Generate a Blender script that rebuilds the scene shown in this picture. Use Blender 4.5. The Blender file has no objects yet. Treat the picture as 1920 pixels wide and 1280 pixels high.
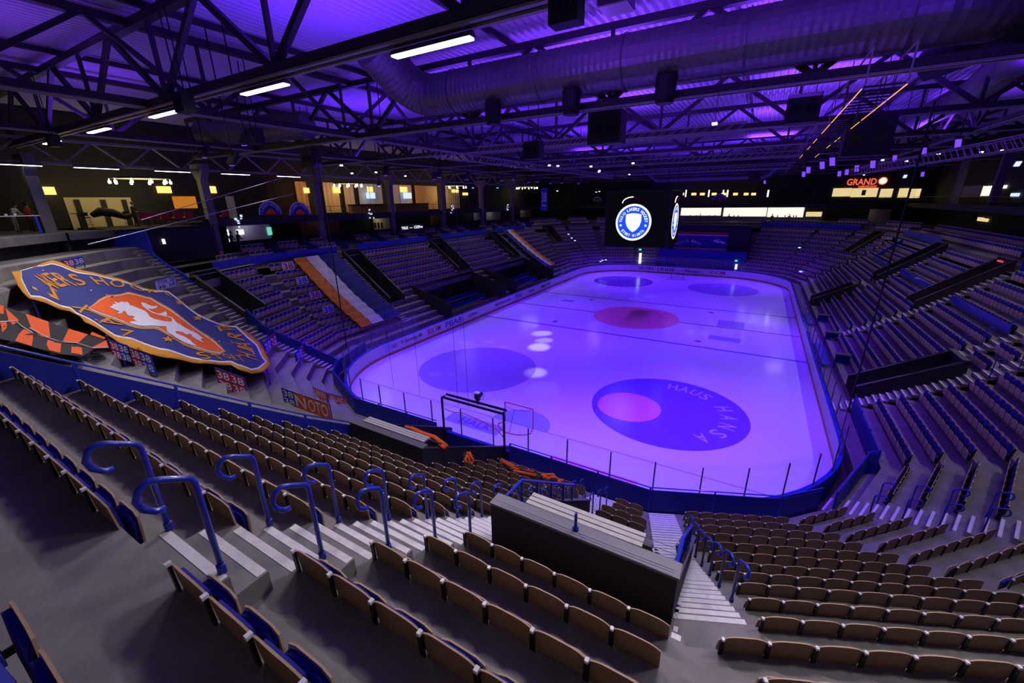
import bpy, bmesh, math, random
import numpy as np
from mathutils import Vector, Matrix
from mathutils.geometry import delaunay_2d_cdt, tessellate_polygon
random.seed(7)
C = bpy.context.scene.collection
SC = bpy.context.scene
PI = math.pi

# ------------------------------------------------------------------ camera
CAM = np.array([10.234, -14.059, 12.146]); YAW, PITCH, ROLL, FPX = -.5311, -.3295, -.0151, 769.5
_f = np.array([math.sin(YAW)*math.cos(PITCH), math.cos(YAW)*math.cos(PITCH), math.sin(PITCH)])
_r = np.cross(_f, [0, 0, 1]); _r /= np.linalg.norm(_r); _u = np.cross(_r, _f)
_c, _s = math.cos(ROLL), math.sin(ROLL)
RX, RY, RZ = _c*_r+_s*_u, -_s*_r+_c*_u, _f
cam = bpy.data.cameras.new('camera'); co = bpy.data.objects.new('camera', cam); C.objects.link(co)
cam.sensor_fit = 'HORIZONTAL'; cam.sensor_width = 36; cam.lens = FPX/1920*36; cam.clip_start = .05; cam.clip_end = 400
m = Matrix.Identity(4)
for i in range(3):
    m[i][0] = RX[i]; m[i][1] = RY[i]; m[i][2] = -RZ[i]; m[i][3] = CAM[i]
co.matrix_world = m
SC.camera = co

def rays(uv):
    uv = np.atleast_2d(np.array(uv, float))
    d = ((uv[:, 0]-960)/FPX)[:, None]*RX+((640-uv[:, 1])/FPX)[:, None]*RY+RZ
    return d
def proj(P):
    q = np.atleast_2d(P)-CAM; z = q@RZ
    return np.stack([960+FPX*(q@RX)/z, 640-FPX*(q@RY)/z, z], 1)
def atz(u, v, z): d = rays((u, v))[0]; return CAM+d*(z-CAM[2])/d[2]
def aty(u, v, y): d = rays((u, v))[0]; return CAM+d*(y-CAM[1])/d[1]
def atx(u, v, x): d = rays((u, v))[0]; return CAM+d*(x-CAM[0])/d[0]

# ------------------------------------------------------------------ world, exposure, main lights
w = bpy.data.worlds.new('world'); SC.world = w; w.use_nodes = True
w.node_tree.nodes['Background'].inputs[0].default_value = (.006, .004, .012, 1)
w.node_tree.nodes['Background'].inputs[1].default_value = .35
SC.view_settings.view_transform = 'Standard'; SC.view_settings.look = 'None'
SC.view_settings.gamma = 1; SC.view_settings.use_curve_mapping = False
SC.view_settings.exposure = 0
try:
    SC.cycles.use_denoising = True; SC.cycles.max_bounces = 5; SC.cycles.diffuse_bounces = 2; SC.cycles.glossy_bounces = 2
    SC.cycles.transparent_max_bounces = 16; SC.cycles.transmission_bounces = 2
    SC.cycles.sample_clamp_indirect = 3; SC.cycles.caustics_reflective = False; SC.cycles.caustics_refractive = False
    SC.cycles.use_light_tree = True
except Exception: pass

def area(name, loc, size, power, color, rot=(0, 0, 0), spread=PI):
    l = bpy.data.lights.new(name, 'AREA'); l.shape = 'RECTANGLE'; l.size, l.size_y = size; l.energy = power; l.color = color; l.spread = spread
    o = bpy.data.objects.new(name, l); o.location = loc; o.rotation_euler = rot; C.objects.link(o); return o
def aim(o, target):
    o.rotation_euler = (Vector(target)-o.location).to_track_quat('-Z', 'Y').to_euler()
def spot(name, loc, target, power, color, angle=40, blend=.6, radius=.12):
    l = bpy.data.lights.new(name, 'SPOT'); l.energy = power; l.color = color; l.spot_size = math.radians(angle); l.spot_blend = blend; l.shadow_soft_size = radius
    o = bpy.data.objects.new(name, l); o.location = loc; C.objects.link(o); aim(o, target); return o
def point(name, loc, power, color, radius=.1):
    l = bpy.data.lights.new(name, 'POINT'); l.energy = power; l.color = color; l.shadow_soft_size = radius
    o = bpy.data.objects.new(name, l); o.location = loc; C.objects.link(o); return o

PURPLE = (.26, .05, 1.0); VIOLET = (.36, .12, 1.0); BLUE = (.05, .05, 1.0); CYANW = (.45, .55, 1.0)
TRUSS_Y = [-5.7+9.6*k for k in range(9)]
# purple theatre lamps rigged on the trusses, aimed at the ice
IC = [(.13, .022, 1.), (.09, .003, 1.), (.16, .035, 1.), (.11, .01, 1.)]
for i, yy in enumerate(TRUSS_Y[1:8]):
    for j, xx in enumerate((-13.5, -5., 5., 13.5)):
        c = IC[(i*3+j) % 4]
        pw = 7600*(1.3, .7, 1.1, .8, 1.2)[(i*3+j*2) % 5]
        spot('ice_lamp_light', (xx, yy, 15.0), (xx*.85+((i*5+j*3) % 4-1.5)*1.0, min(57, max(3, yy+((i+j) % 3-1)*2.5)), 0), pw, c, 66, 1., .3)
for (xx, yy, tx, ty, pw) in ((-9, 1, -8, 5, 3000), (0, -1, 1, 3.5, 3000), (8, -1, 8, 4, 2600), (13, 3, 12, 9, 3000), (-13, 6, -12, 11, 2600)):
    spot('ice_lamp_light', (xx, yy, 15.0), (tx, ty, 0), pw*1.5, (.17, .045, 1.), 60, 1., .3)
# narrow white and ice blue beams drawing spots on the ice
for k, (x, y, pw, an, c) in enumerate(((-6.4, 20.0, 15000, 7, (1, .95, 1)), (-4.9, 16.4, 17000, 8, (1, .97, 1)), (-5.3, 18.2, 12000, 6, (.9, .9, 1)), (-2.6, 11.2, 13000, 7, (1, .9, .8)),
                       (-16.1+3, 12.2, 1500, 4, CYANW), (-13.0, 14.0, 2600, 4, CYANW), (-11.4, 14.3, 2600, 4, CYANW), (-9.6, 15.6, 2800, 4, CYANW), (-7.6, 15.0, 2200, 4, CYANW), (-12.2, 8.6, 1500, 4, CYANW), (-9.0, 7.3, 2200, 3.4, (1, .95, 1)), (-7.9, 8.0, 1500, 3, (1, .95, 1)),
                       (-4.5, 24.6, 2200, 6, CYANW), (-3.0, 25.4, 1800, 6, CYANW), (-8.6, 22.5, 1800, 6, CYANW), (-10.5, 24.5, 1400, 6, CYANW), (-1, 9, 1800, 9, CYANW), (-2.5, 5.0, 2200, 7, CYANW), (-4.4, 3.2, 1800, 5, (.9, .9, 1)),
                       (3.5, 24.5, 1500, 9, CYANW), (6.5, 27, 1500, 9, CYANW), (9, 24, 1300, 9, CYANW), (4.5, 19, 1500, 12, (.12, .12, 1)), (-7, 40, 1700, 8, CYANW), (-4, 43, 1700, 8, CYANW), (-1, 41, 1700, 8, CYANW), (-9.5, 44, 1500, 8, CYANW), (4, 46, 1300, 9, CYANW), (2, 36, 1300, 9, CYANW), (8, 16, 1300, 10, CYANW), (2, 14, 1500, 9, (.15, .15, 1)), (-10, 33, 1300, 8, CYANW))):
    sx = -9 if k % 2 else 9
    spot('beam_light', (x+(sx-x)*.35, y+7.5, 14.6), (x, y, 0), pw*.42, c, an, .8, .05)
# purple wash thrown up on the roof deck
for yy, xx, pw in ((-2.2, 4, 900), (-3, 9.5, 900), (-2.5, 15, 800), (-2.5, -3, 500), (7.5, 3, 800), (8, 10, 800), (8.5, 17, 700), (8.8, -6, 650), (9, -14, 380), (18, 2, 800), (18, -9, 650), (18, 12, 900), (28, -5, 800), (28, 10, 900), (28, 20, 700), (37.5, 0, 800), (37.5, -12, 600), (37.5, 14, 800), (47, -6, 700), (47, 8, 800), (57, 2, 700), (-9.5, -13, 160), (-4, -20, 190), (14, -22, 150), (-14, -6, 130)):
    area('roof_wash_light', (xx, yy, 16.0), (3.2, 3.2), pw, (.10, .015, 1.) if (int(xx)+int(yy)) % 2 else (.17, .035, 1.), (PI, 0, 0), math.radians(175))
# neutral light over the rear rows of the side stands
for yy in (4, 14, 24, 34, 44, 54):
    area('stand_light', (-23.5, yy, 15.2), (.3, 2.4), 75, (1., .86, .74), (0, -.25, 0), math.radians(95))
    area('stand_light', (23.5, yy, 15.2), (.3, 2.4), 90, (1., .86, .74), (0, .25, 0), math.radians(95))
area('stand_light', (16, 64, 15.2), (2.4, .3), 40, (1., .8, .7)); area('stand_light', (-16, 64, 15.2), (2.4, .3), 30, (1., .8, .7))
# fluorescent battens over the near stand
LAMP_X = [3.35, -3.05, -9.45, -15.85, -22.25, 9.75, 16.15]
for xx in LAMP_X:
    area('batten_light', (xx, -5.7, 15.3), (2.3, .22), 225, (1., .93, .90), (-.42, 0, 0), math.radians(140))

# ------------------------------------------------------------------ tagging
def tag(o, label=None, cat=None, group=None, kind=None):
    if label: o['label'] = label
    if cat: o['category'] = cat
    if group: o['group'] = group
    if kind: o['kind'] = kind
    return o
def empty(name, loc=(0, 0, 0), rz=0, label=None, cat=None, group=None):
    o = bpy.data.objects.new(name, None); o.location = loc; o.rotation_euler = (0, 0, rz); C.objects.link(o); o.empty_display_size = .2
    return tag(o, label, cat, group)
def copy_tree(o, parent=None):
    c = o.copy(); C.objects.link(c); c.parent = parent
    for ch in list(o.children): copy_tree(ch, c)
    return c

# ------------------------------------------------------------------ materials
M = {}
def mat(name, col, rough=.6, metal=0., emit=None, es=0., noise=None, bump=0., spec=.5, coat=0.):
    mt = bpy.data.materials.new(name); mt.use_nodes = True; nt = mt.node_tree; b = nt.nodes['Principled BSDF']
    b.inputs['Base Color'].default_value = (*col, 1); b.inputs['Roughness'].default_value = rough; b.inputs['Metallic'].default_value = metal
    b.inputs['Specular IOR Level'].default_value = spec
    if coat: b.inputs['Coat Weight'].default_value = coat; b.inputs['Coat Roughness'].default_value = .05
    if emit: b.inputs['Emission Color'].default_value = (*emit, 1); b.inputs['Emission Strength'].default_value = es
    if noise:
        sc, amt, col2 = noise
        tc = nt.nodes.new('ShaderNodeTexCoord'); n = nt.nodes.new('ShaderNodeTexNoise'); n.inputs['Scale'].default_value = sc; n.inputs['Detail'].default_value = 6; n.inputs['Roughness'].default_value = .65
        mp = nt.nodes.new('ShaderNodeMapRange'); mp.inputs['From Min'].default_value = .5-amt; mp.inputs['From Max'].default_value = .5+amt
        mx = nt.nodes.new('ShaderNodeMix'); mx.data_type = 'RGBA'; mx.inputs['A'].default_value = (*col, 1); mx.inputs['B'].default_value = (*col2, 1)
        nt.links.new(tc.outputs['Object'], n.inputs['Vector']); nt.links.new(n.outputs['Fac'], mp.inputs['Value'])
        nt.links.new(mp.outputs['Result'], mx.inputs['Factor']); nt.links.new(mx.outputs['Result'], b.inputs['Base Color'])
        if bump:
            bp = nt.nodes.new('ShaderNodeBump'); bp.inputs['Strength'].default_value = bump; bp.inputs['Distance'].default_value = .01
            n2 = nt.nodes.new('ShaderNodeTexNoise'); n2.inputs['Scale'].default_value = sc*12; nt.links.new(tc.outputs['Object'], n2.inputs['Vector'])
            nt.links.new(n2.outputs['Fac'], bp.inputs['Height']); nt.links.new(bp.outputs['Normal'], b.inputs['Normal'])
    M[name] = mt; return mt
def emis(name, col, s):
    mt = bpy.data.materials.new(name); mt.use_nodes = True; nt = mt.node_tree; nt.nodes.remove(nt.nodes['Principled BSDF'])
    e = nt.nodes.new('ShaderNodeEmission'); e.inputs[0].default_value = (*col, 1); e.inputs[1].default_value = s
    nt.links.new(e.outputs[0], nt.nodes['Material Output'].inputs[0]); M[name] = mt; return mt
def clear(name, tint, fac, rough=.03, gcol=(1, 1, 1)):
    mt = bpy.data.materials.new(name); mt.use_nodes = True; nt = mt.node_tree; nt.nodes.remove(nt.nodes['Principled BSDF'])
    t = nt.nodes.new('ShaderNodeBsdfTransparent'); t.inputs[0].default_value = (*tint, 1)
    g = nt.nodes.new('ShaderNodeBsdfGlossy'); g.inputs['Roughness'].default_value = rough; g.inputs[0].default_value = (*gcol, 1)
    mx = nt.nodes.new('ShaderNodeMixShader'); mx.inputs[0].default_value = fac
    nt.links.new(t.outputs[0], mx.inputs[1]); nt.links.new(g.outputs[0], mx.inputs[2]); nt.links.new(mx.outputs[0], nt.nodes['Material Output'].inputs[0]); M[name] = mt; return mt

mat('concrete', (.24, .225, .215), .85, noise=(1.6, .22, (.14, .13, .125)), bump=.35)
mat('concrete_dark', (.11, .105, .105), .85, noise=(2., .25, (.06, .055, .06)), bump=.2)
mat('nosing_white', (.78, .76, .74), .7, noise=(9, .2, (.6, .58, .56)))
mat('ply_back', (.27, .165, .085), .55, noise=(14, .3, (.21, .125, .062)))
mat('ply_edge', (.5, .33, .17), .6)
mat('ply_pale', (.62, .49, .37), .5, noise=(10, .3, (.54, .42, .31)))
mat('blue_fabric', (.012, .018, .30), .9, noise=(60, .3, (.008, .012, .2)))
mat('steel_dark', (.02, .02, .022), .45, .6)
mat('plastic_white', (.75, .75, .75), .4)
mat('blue_paint', (.012, .03, .42), .35, coat=.3)
mat('blue_panel', (.006, .018, .27), .5)
mat('black_wall', (.018, .016, .016), .75)
mat('black', (.006, .006, .006), .6)
mat('black_gloss', (.01, .01, .012), .2)
mat('grey_steel', (.16, .155, .15), .5, .5)
mat('galv', (.12, .11, .10), .42, .6, noise=(5, .3, (.2, .19, .18)))
mat('chrome', (.6, .6, .62), .2, 1.)
mat('truss_paint', (.035, .03, .03), .5, .2)
mat('flange_paint', (.3, .27, .25), .5, .1)
mat('bench_wood', (.5, .48, .42), .6, noise=(6, .25, (.38, .36, .32)))
mat('white_board', (.72, .72, .74), .35)
mat('kick', (.42, .26, .02), .45)
mat('orange_cloth', (.85, .13, .015), .9, noise=(8, .3, (.7, .09, .01)))
mat('gold_cloth', (.62, .27, .015), .9, noise=(5, .3, (.5, .2, .01)))
mat('navy_cloth', (.03, .04, .22), .9, noise=(4, .3, (.022, .028, .16)))
mat('white_cloth', (.78, .76, .8), .9, noise=(6, .3, (.65, .64, .7)))
mat('orange_drape', (.80, .26, .03), .9, noise=(3, .3, (.62, .2, .02)))
mat('black_cloth', (.02, .018, .018), .9)
mat('red_cloth', (.45, .02, .03), .9)
mat('blue_cloth', (.03, .06, .5), .9)
mat('skin', (.5, .3, .22), .6)
mat('ink_dark', (.03, .03, .06), .5)
mat('ink_red', (.5, .05, .04), .5)
mat('ink_blue', (.03, .08, .4), .5)
mat('floor_dark', (.05, .045, .045), .5)
mat('red_pipe', (.5, .02, .02), .35)
emis('tube_light', (.85, .9, 1.), 9)
emis('screen_black', (0.002, 0.002, 0.004), 1)
emis('led_white', (1, 1, 1), 1.6)
emis('led_blue', (.01, .07, .85), 1.3)
emis('led_cream', (1, .93, .85), 1.5)
clear('glass', (.96, .97, 1.), .035, .02)
clear('net_cloth', (.95, .95, .96), .012, .5, (.2, .2, .25))

# ------------------------------------------------------------------ mesh builder
class MB:
    def __init__(s): s.v = []; s.f = []; s.m = []
    def add(s, vs, fs, mi=0):
        b = len(s.v); s.v += [tuple(map(float, p)) for p in vs]; s.f += [tuple(b+i for i in f) for f in fs]; s.m += [mi]*len(fs)
    def quad(s, a, b, c, d, mi=0): s.add([a, b, c, d], [(0, 1, 2, 3)], mi)
    def box(s, c, d, rz=0, mi=0, R=None):
        hx, hy, hz = d[0]/2, d[1]/2, d[2]/2; vs = []
        cr, sr = math.cos(rz), math.sin(rz)
        for sx, sy, sz in ((-1, -1, -1), (1, -1, -1), (1, 1, -1), (-1, 1, -1), (-1, -1, 1), (1, -1, 1), (1, 1, 1), (-1, 1, 1)):
            x, y, z = sx*hx, sy*hy, sz*hz
            if R is not None: p = R@Vector((x, y, z)); x, y, z = p
            else: x, y = x*cr-y*sr, x*sr+y*cr
            vs.append((c[0]+x, c[1]+y, c[2]+z))
        s.add(vs, [(0, 3, 2, 1), (4, 5, 6, 7), (0, 1, 5, 4), (1, 2, 6, 5), (2, 3, 7, 6), (3, 0, 4, 7)], mi)
    def hexa(s, b, t, mi=0):  # 4 bottom, 4 top (same order)
        s.add(list(b)+list(t), [(0, 3, 2, 1), (4, 5, 6, 7), (0, 1, 5, 4), (1, 2, 6, 5), (2, 3, 7, 6), (3, 0, 4, 7)], mi)
    def beam(s, a, b, w, h=None, mi=0, up=(0, 0, 1)):
        h = h or w; a = Vector(a); b = Vector(b); d = b-a; L = d.length; d.normalize()
        u = Vector(up)
        if abs(d.dot(u)) > .98: u = Vector((1, 0, 0))
        r = d.cross(u).normalized(); u = r.cross(d).normalized()
        vs = []
        for p in (a, b):
            for i, j in ((-1, -1), (1, -1), (1, 1), (-1, 1)): vs.append(p+r*(i*w/2)+u*(j*h/2))
        s.add(vs, [(0, 1, 2, 3), (7, 6, 5, 4), (0, 4, 5, 1), (1, 5, 6, 2), (2, 6, 7, 3), (3, 7, 4, 0)], mi)
    def tube(s, pts, r, n=8, mi=0, cap=True, closed=False):
        pts = [Vector(p) for p in pts]; N = len(pts); rr = r if isinstance(r, (list, tuple)) else [r]*N
        ref = Vector((0, 0, 1)); base = len(s.v); nrm = None
        for i, p in enumerate(pts):
            if closed: d = (pts[(i+1) % N]-pts[i-1]).normalized()
            else: d = (pts[min(i+1, N-1)]-pts[max(i-1, 0)]).normalized()
            if nrm is None:
                nrm = d.orthogonal().normalized() if abs(d.dot(ref)) > .95 else (ref-d*ref.dot(d)).normalized()
            else:
                nrm = (nrm-d*nrm.dot(d)); nrm = nrm.normalized() if nrm.length > 1e-6 else d.orthogonal().normalized()
            bi = d.cross(nrm)
            for k in range(n):
                a = 2*PI*k/n; s.v.append(tuple(p+nrm*(rr[i]*math.cos(a))+bi*(rr[i]*math.sin(a))))
        for i in range(N if closed else N-1):
            for k in range(n):
                a = base+i*n+k; b = base+i*n+(k+1) % n; j = (i+1) % N; c = base+j*n+(k+1) % n; d = base+j*n+k
                s.f.append((a, b, c, d)); s.m.append(mi)
        if cap and not closed:
            s.f.append(tuple(base+k for k in range(n))[::-1]); s.m.append(mi)
            s.f.append(tuple(base+(N-1)*n+k for k in range(n))); s.m.append(mi)
    def disc(s, c, r, n=48, mi=0, nrm='z', ry=None):
        ry = ry or r; vs = []
        for k in range(n):
            a = 2*PI*k/n; x, y = r*math.cos(a), ry*math.sin(a)
            vs.append((c[0]+x, c[1]+y, c[2]) if nrm == 'z' else (c[0]+x, c[1], c[2]+y) if nrm == 'y' else (c[0], c[1]+x, c[2]+y))
        s.add(vs, [tuple(range(n))], mi)
    def cyl(s, c, r, h, n=20, mi=0, axis='z', r2=None):
        r2 = r if r2 is None else r2
        ax = {'x': Vector((1, 0, 0)), 'y': Vector((0, 1, 0)), 'z': Vector((0, 0, 1))}[axis]
        s.tube([Vector(c)-ax*h/2, Vector(c)+ax*h/2], [r, r2], n, mi)
    def lathe(s, prof, c=(0, 0, 0), n=20, mi=0):
        base = len(s.v); P = len(prof)
        for r, z in prof:
            for k in range(n): a = 2*PI*k/n; s.v.append((c[0]+r*math.cos(a), c[1]+r*math.sin(a), c[2]+z))
        for i in range(P-1):
            for k in range(n):
                s.f.append((base+i*n+k, base+i*n+(k+1) % n, base+(i+1)*n+(k+1) % n, base+(i+1)*n+k)); s.m.append(mi)
    def prism(s, poly, z0, z1, mi=0, rim=None):  # poly list of (x,y)
        n = len(poly); b = [(x, y, z0) for x, y in poly]; t = [(x, y, z1) for x, y in poly]
        tri = tessellate_polygon([[Vector((x, y, 0)) for x, y in poly]])
        s.add(b+t, [tuple(reversed(f)) for f in tri]+[tuple(i+n for i in f) for f in tri], mi)
        s.add(b+t, [(i, (i+1) % n, n+(i+1) % n, n+i) for i in range(n)], mi if rim is None else rim)
    def build(s, name, mats, parent=None, smooth=False, loc=None, rz=0):
        me = bpy.data.meshes.new(name); me.from_pydata(s.v, [], s.f)
        if not isinstance(mats, (list, tuple)): mats = [mats]
        for q in mats: me.materials.append(M[q] if isinstance(q, str) else q)
        if len(mats) > 1: me.polygons.foreach_set('material_index', s.m)
        if smooth: me.polygons.foreach_set('use_smooth', [True]*len(me.polygons))
        me.update(); o = bpy.data.objects.new(name, me); C.objects.link(o); o.parent = parent
        if loc is not None: o.location = loc; o.rotation_euler = (0, 0, rz)
        return o
def struct(o): o['kind'] = 'structure'; return o

_fc = {}
def glyphs(txt, size=1., extrude=.0, spacing=1.):
    """triangulated outlines of a word in the built-in font: verts (x,y), faces; centred"""
    key = (txt, spacing)
    if key not in _fc:
        cu = bpy.data.curves.new('word', 'FONT'); cu.body = txt; cu.size = 1; cu.space_character = spacing; cu.resolution_u = 3
        cu.offset = .012
        o = bpy.data.objects.new('word', cu); C.objects.link(o); bpy.context.view_layer.update()
        dg = bpy.context.evaluated_depsgraph_get(); me = bpy.data.meshes.new_from_object(o.evaluated_get(dg))
        v = np.array([p.co[:2] for p in me.vertices]) if len(me.vertices) else np.zeros((0, 2)); f = [tuple(p.vertices) for p in me.polygons]
        bpy.data.objects.remove(o); bpy.data.meshes.remove(me); bpy.data.curves.remove(cu)
        if len(v): v = v-(v.min(0)+v.max(0))/2
        _fc[key] = (v, f)
    v, f = _fc[key]
    return v*size, f
def word(mb, txt, w, h, fn, mi=0, spacing=1.):
    """add lettering mapped by fn(x,y)->3d, fitted into w x h"""
    v, f = glyphs(txt, 1., spacing=spacing)
    if not len(v): return
    e = np.ptp(v, axis=0); v = v*np.array([w/max(e[0], 1e-6), h/max(e[1], 1e-6)])
    mb.add([fn(x, y) for x, y in v], f, mi)
# ------------------------------------------------------------------ the seating bowl: 16 straight sections round the rink
T = .805
ZL = {3: 9.2, 2: 8.6, 1: 8., 0: 7.39, -1: 6.77, -2: 6.16, -3: 5.57, -4: 4.96, -5: 4.38, -6: 3.87, -7: 3.39, -8: 2.93, -9: 2.49, -10: 2.04, -11: 1.6}
def cap(j):
    if j > 3: return 9.2+.605*(j-3)
    if j < -11: return 1.6+.42*(j+11)
    a = math.floor(j); b = min(a+1, 3); return ZL[a]+(ZL[b]-ZL[a])*(j-a) if a < 3 else 9.2
def floorz(j): return cap(j)-.85
class Sec:
    def __init__(s, name, th, c):
        a = math.radians(th); s.name = name; s.th = th; s.a = a; s.c = c
        s.n = np.array([math.sin(a), -math.cos(a)]); s.t = np.array([math.cos(a), math.sin(a)])
    def P(s, al, D, z=0.): q = s.n*(s.c+D)+s.t*al; return (float(q[0]), float(q[1]), z)
BASE = [('E', 0, 10.11), ('A', 24, 13.40), ('B', 45.25, 17.50), ('C', 67.7, 21.42), ('S', 90, 25.1)]
RING = []
for nm, th, c in BASE: RING.append(Sec('near_right_'+nm, th, c))
for nm, th, c in BASE[3:0:-1]: RING.append(Sec('far_right_'+nm, 180-th, c+60*math.cos(math.radians(th))))
RING.append(Sec('far_E', 180, 70.11))
for nm, th, c in BASE[1:]: RING.append(Sec('far_left_'+nm, 180+th, c+60*math.cos(math.radians(th)) if th < 90 else c))
for nm, th, c in BASE[3:0:-1]: RING.append(Sec('near_left_'+nm, 360-th, c))
RING[0].name = 'near_E'; RING[4].name = 'right_S'; RING[12].name = 'left_S'
NS = len(RING); SEC = {s.name: s for s in RING}
def mitre(i, D):
    a, b = RING[i % NS], RING[(i+1) % NS]
    A = np.array([a.n, b.n]); p = np.linalg.solve(A, [a.c+D, b.c+D]); return p
def ends(i, D):
    s = RING[i]; return float(s.t@mitre(i-1, D)), float(s.t@mitre(i, D))

# vomitories: section, along0, along1, row range (holes in the terraces)
# along on the left side section runs as -y; on the far sections it runs backwards too
VOM = {
    'near_E': [(7.05, 10.0, -6, -1), (-2.0, 1.6, -12, -6)],
    'right_S': [(13.95, 15.9, -10, -6), (26.75, 28.9, -4, 0), (39.3, 41.6, -4, 0), (38.6, 40.6, -10, -7)],
    'left_S': [(-15.3, -13.4, -6, 0), (-28.9, -26.5, -4, 0), (-42.0, -40.1, -4, 0), (-28.3, -17.4, -10, -6), (-42.0, -30.8, -10, -6)],
    'near_left_C': [(-10.2, -8.0, -3, 0), (-30., -7.8, 1, 9)],
    'far_right_C': [(44.2, 46.0, -3, 0)], 'far_left_C': [(-45.8, -43.6, -3, 0)],
    'far_E': [(-9.3, 4.5, -12, 0)],
}
JTOP = {s.name: 0 for s in RING}
for k in ('near_E', 'near_right_A', 'near_right_B', 'near_right_C'): JTOP[k] = 8
for k in ('near_left_A', 'near_left_B', 'near_left_C'): JTOP[k] = 5
JMIN = -11

def cutlist(name, j): return sorted([(a, b) for a, b, j0, j1 in VOM.get(name, []) if j0 <= j <= j1])
def pieces(i, D0, D1, j, cuts=None):
    """quads (al0_in, al1_in, al0_out, al1_out) of a strip between D0 and D1"""
    e0, e1 = ends(i, D0), ends(i, D1); cu = cutlist(RING[i].name, j) if cuts is None else cuts
    if RING[i].name == 'near_E' and JTOP['near_left_A'] < j: pass
    out = []; cur = (e0[0], e1[0])
    for a, b in cu:
        out.append((cur[0], max(a, cur[0]), cur[1], max(a, cur[1]))); cur = (b, b)
    out.append((cur[0], e0[1], cur[1], e1[1]))
    return [q for q in out if q[1]-q[0] > .02 or q[3]-q[2] > .02]

for i, s in enumerate(RING):
    mb = MB(); jt = JTOP[s.name]
    for j in range(JMIN, jt+1):
        D0, D1 = (j-1)*T, j*T; z = floorz(j); zn = floorz(j+1)
        for a, b, c, d in pieces(i, D0, D1, j):
            if a < -25 and s.name == 'near_left_C': continue
            mb.quad(s.P(a, D0, z), s.P(b, D0, z), s.P(d, D1, z), s.P(c, D1, z))
        if j < jt:
            e = ends(i, D1); cu = sorted(set(cutlist(s.name, j)) & set(cutlist(s.name, j+1))); cur = e[0]
            segs = []
            for a, b in cu: segs.append((cur, a)); cur = b
            segs.append((cur, e[1]))
            for a, b in segs:
              if b > a: mb.quad(s.P(a, D1, z), s.P(b, D1, z), s.P(b, D1, zn), s.P(a, D1, zn))
    D0 = (JMIN-1)*T; e = ends(i, D0); z = floorz(JMIN); cu = cutlist(s.name, JMIN); cur = e[0]
    for a, b in list(cu)+[(e[1], None)]:
        mb.quad(s.P(cur, D0, 0), s.P(a, D0, 0), s.P(a, D0, z), s.P(cur, D0, z))
        if b is not None: cur = b
    o = struct(mb.build('floor', 'concrete')); o.name = 'floor_'+s.name.lower()+'_terrace'

# ground floor slab round the rink and below the stands
mb = MB(); mb.quad((-40, -30, -.02), (40, -30, -.02), (40, 90, -.02), (-40, 90, -.02)); struct(mb.build('floor', 'floor_dark'))

# ------------------------------------------------------------------ seats
# local seat: x along the row, +y = facing (towards the ice), z up from the row's floor; pitch .5
def arch_poly(w, z0, z1, rise, n=9, r=.09):
    pts = [(-w/2, z0), (w/2, z0)]
    for k in range(n+1):
        a = k/n; x = w/2-w*a; u = abs(2*a-1)
        pts.append((x, z1+rise*(1-u**3.2)))
    return pts
def panel(mb, poly, f0, f1, th, mi_front, mi_back, mi_rim, z0, z1, curve=0.):
    """board whose outline poly(x,z) leans from f0 at z0 to f1 at z1, thickness th"""
    def F(x, z): return f0+(f1-f0)*(z-z0)/(z1-z0)-curve*(2*x/.46)**2*-1*0 + curve*(1-(2*x/.46)**2)*-1
    n = len(poly); fr = [(x, F(x, z)+th, z) for x, z in poly]; bk = [(x, F(x, z), z) for x, z in poly]
    mb.add(fr, [tuple(range(n))[::-1]], mi_front); mb.add(bk, [tuple(range(n))], mi_back)
    mb.add(fr+bk, [(i, (i+1) % n, n+(i+1) % n, n+i) for i in range(n)], mi_rim)
BACK = arch_poly(.46, .50, .845, .06)
PAD = arch_poly(.37, .55, .81, .045)
SEATP = [(-.22, .27), (.22, .27), (.225, .52), (.20, .62), (.12, .65), (-.12, .65), (-.20, .62), (-.225, .52)]
CUSH = [(-.19, .30), (.19, .30), (.19, .59), (.12, .62), (-.12, .62), (-.19, .59)]
def m_back():
    b = MB(); panel(b, BACK, -.0-.045, .0-.012, .014, 1, 0, 2, .9, .5, .012); return b
# lean: at z=.9 the board stands at y=-.045 (over the riser), at z=.5 at y=-.012
def m_pad(): b = MB(); panel(b, PAD, -.03, .003, .03, 0, 0, 0, .9, .5, .012); return b
def m_seat(): b = MB(); panel(b, SEATP, .115, .09, .014, 1, 1, 2, .65, .27); return b
def m_cush(): b = MB(); panel(b, CUSH, .08, .055, .034, 0, 0, 0, .65, .27); return b
def m_post(x):
    b = MB(); b.beam((x, -.03, .22), (x, -.05, .84), .018, .05, 0); b.beam((x, -.02, .30), (x, .13, .31), .014, .05, 0)
    return b
def m_cap(x): b = MB(); b.box((x, -.05, .85), (.032, .04, .028)); return b
SME = {}
def seat_root(name='stadium_seat'):
    r = empty(name)
    b = m_back().build('backrest', ['ply_back', 'ply_pale', 'ply_edge'], r)
    m_pad().build('back_pad', 'blue_fabric', b)
    s_ = m_seat().build('folded_seat', ['ply_back', 'ply_pale', 'ply_edge'], r)
    m_cush().build('cushion', 'blue_fabric', s_)
    p = m_post(-.25).build('bracket', 'steel_dark', r)
    m_cap(-.25).build('end_cap', 'plastic_white', p)
    return r
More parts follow.
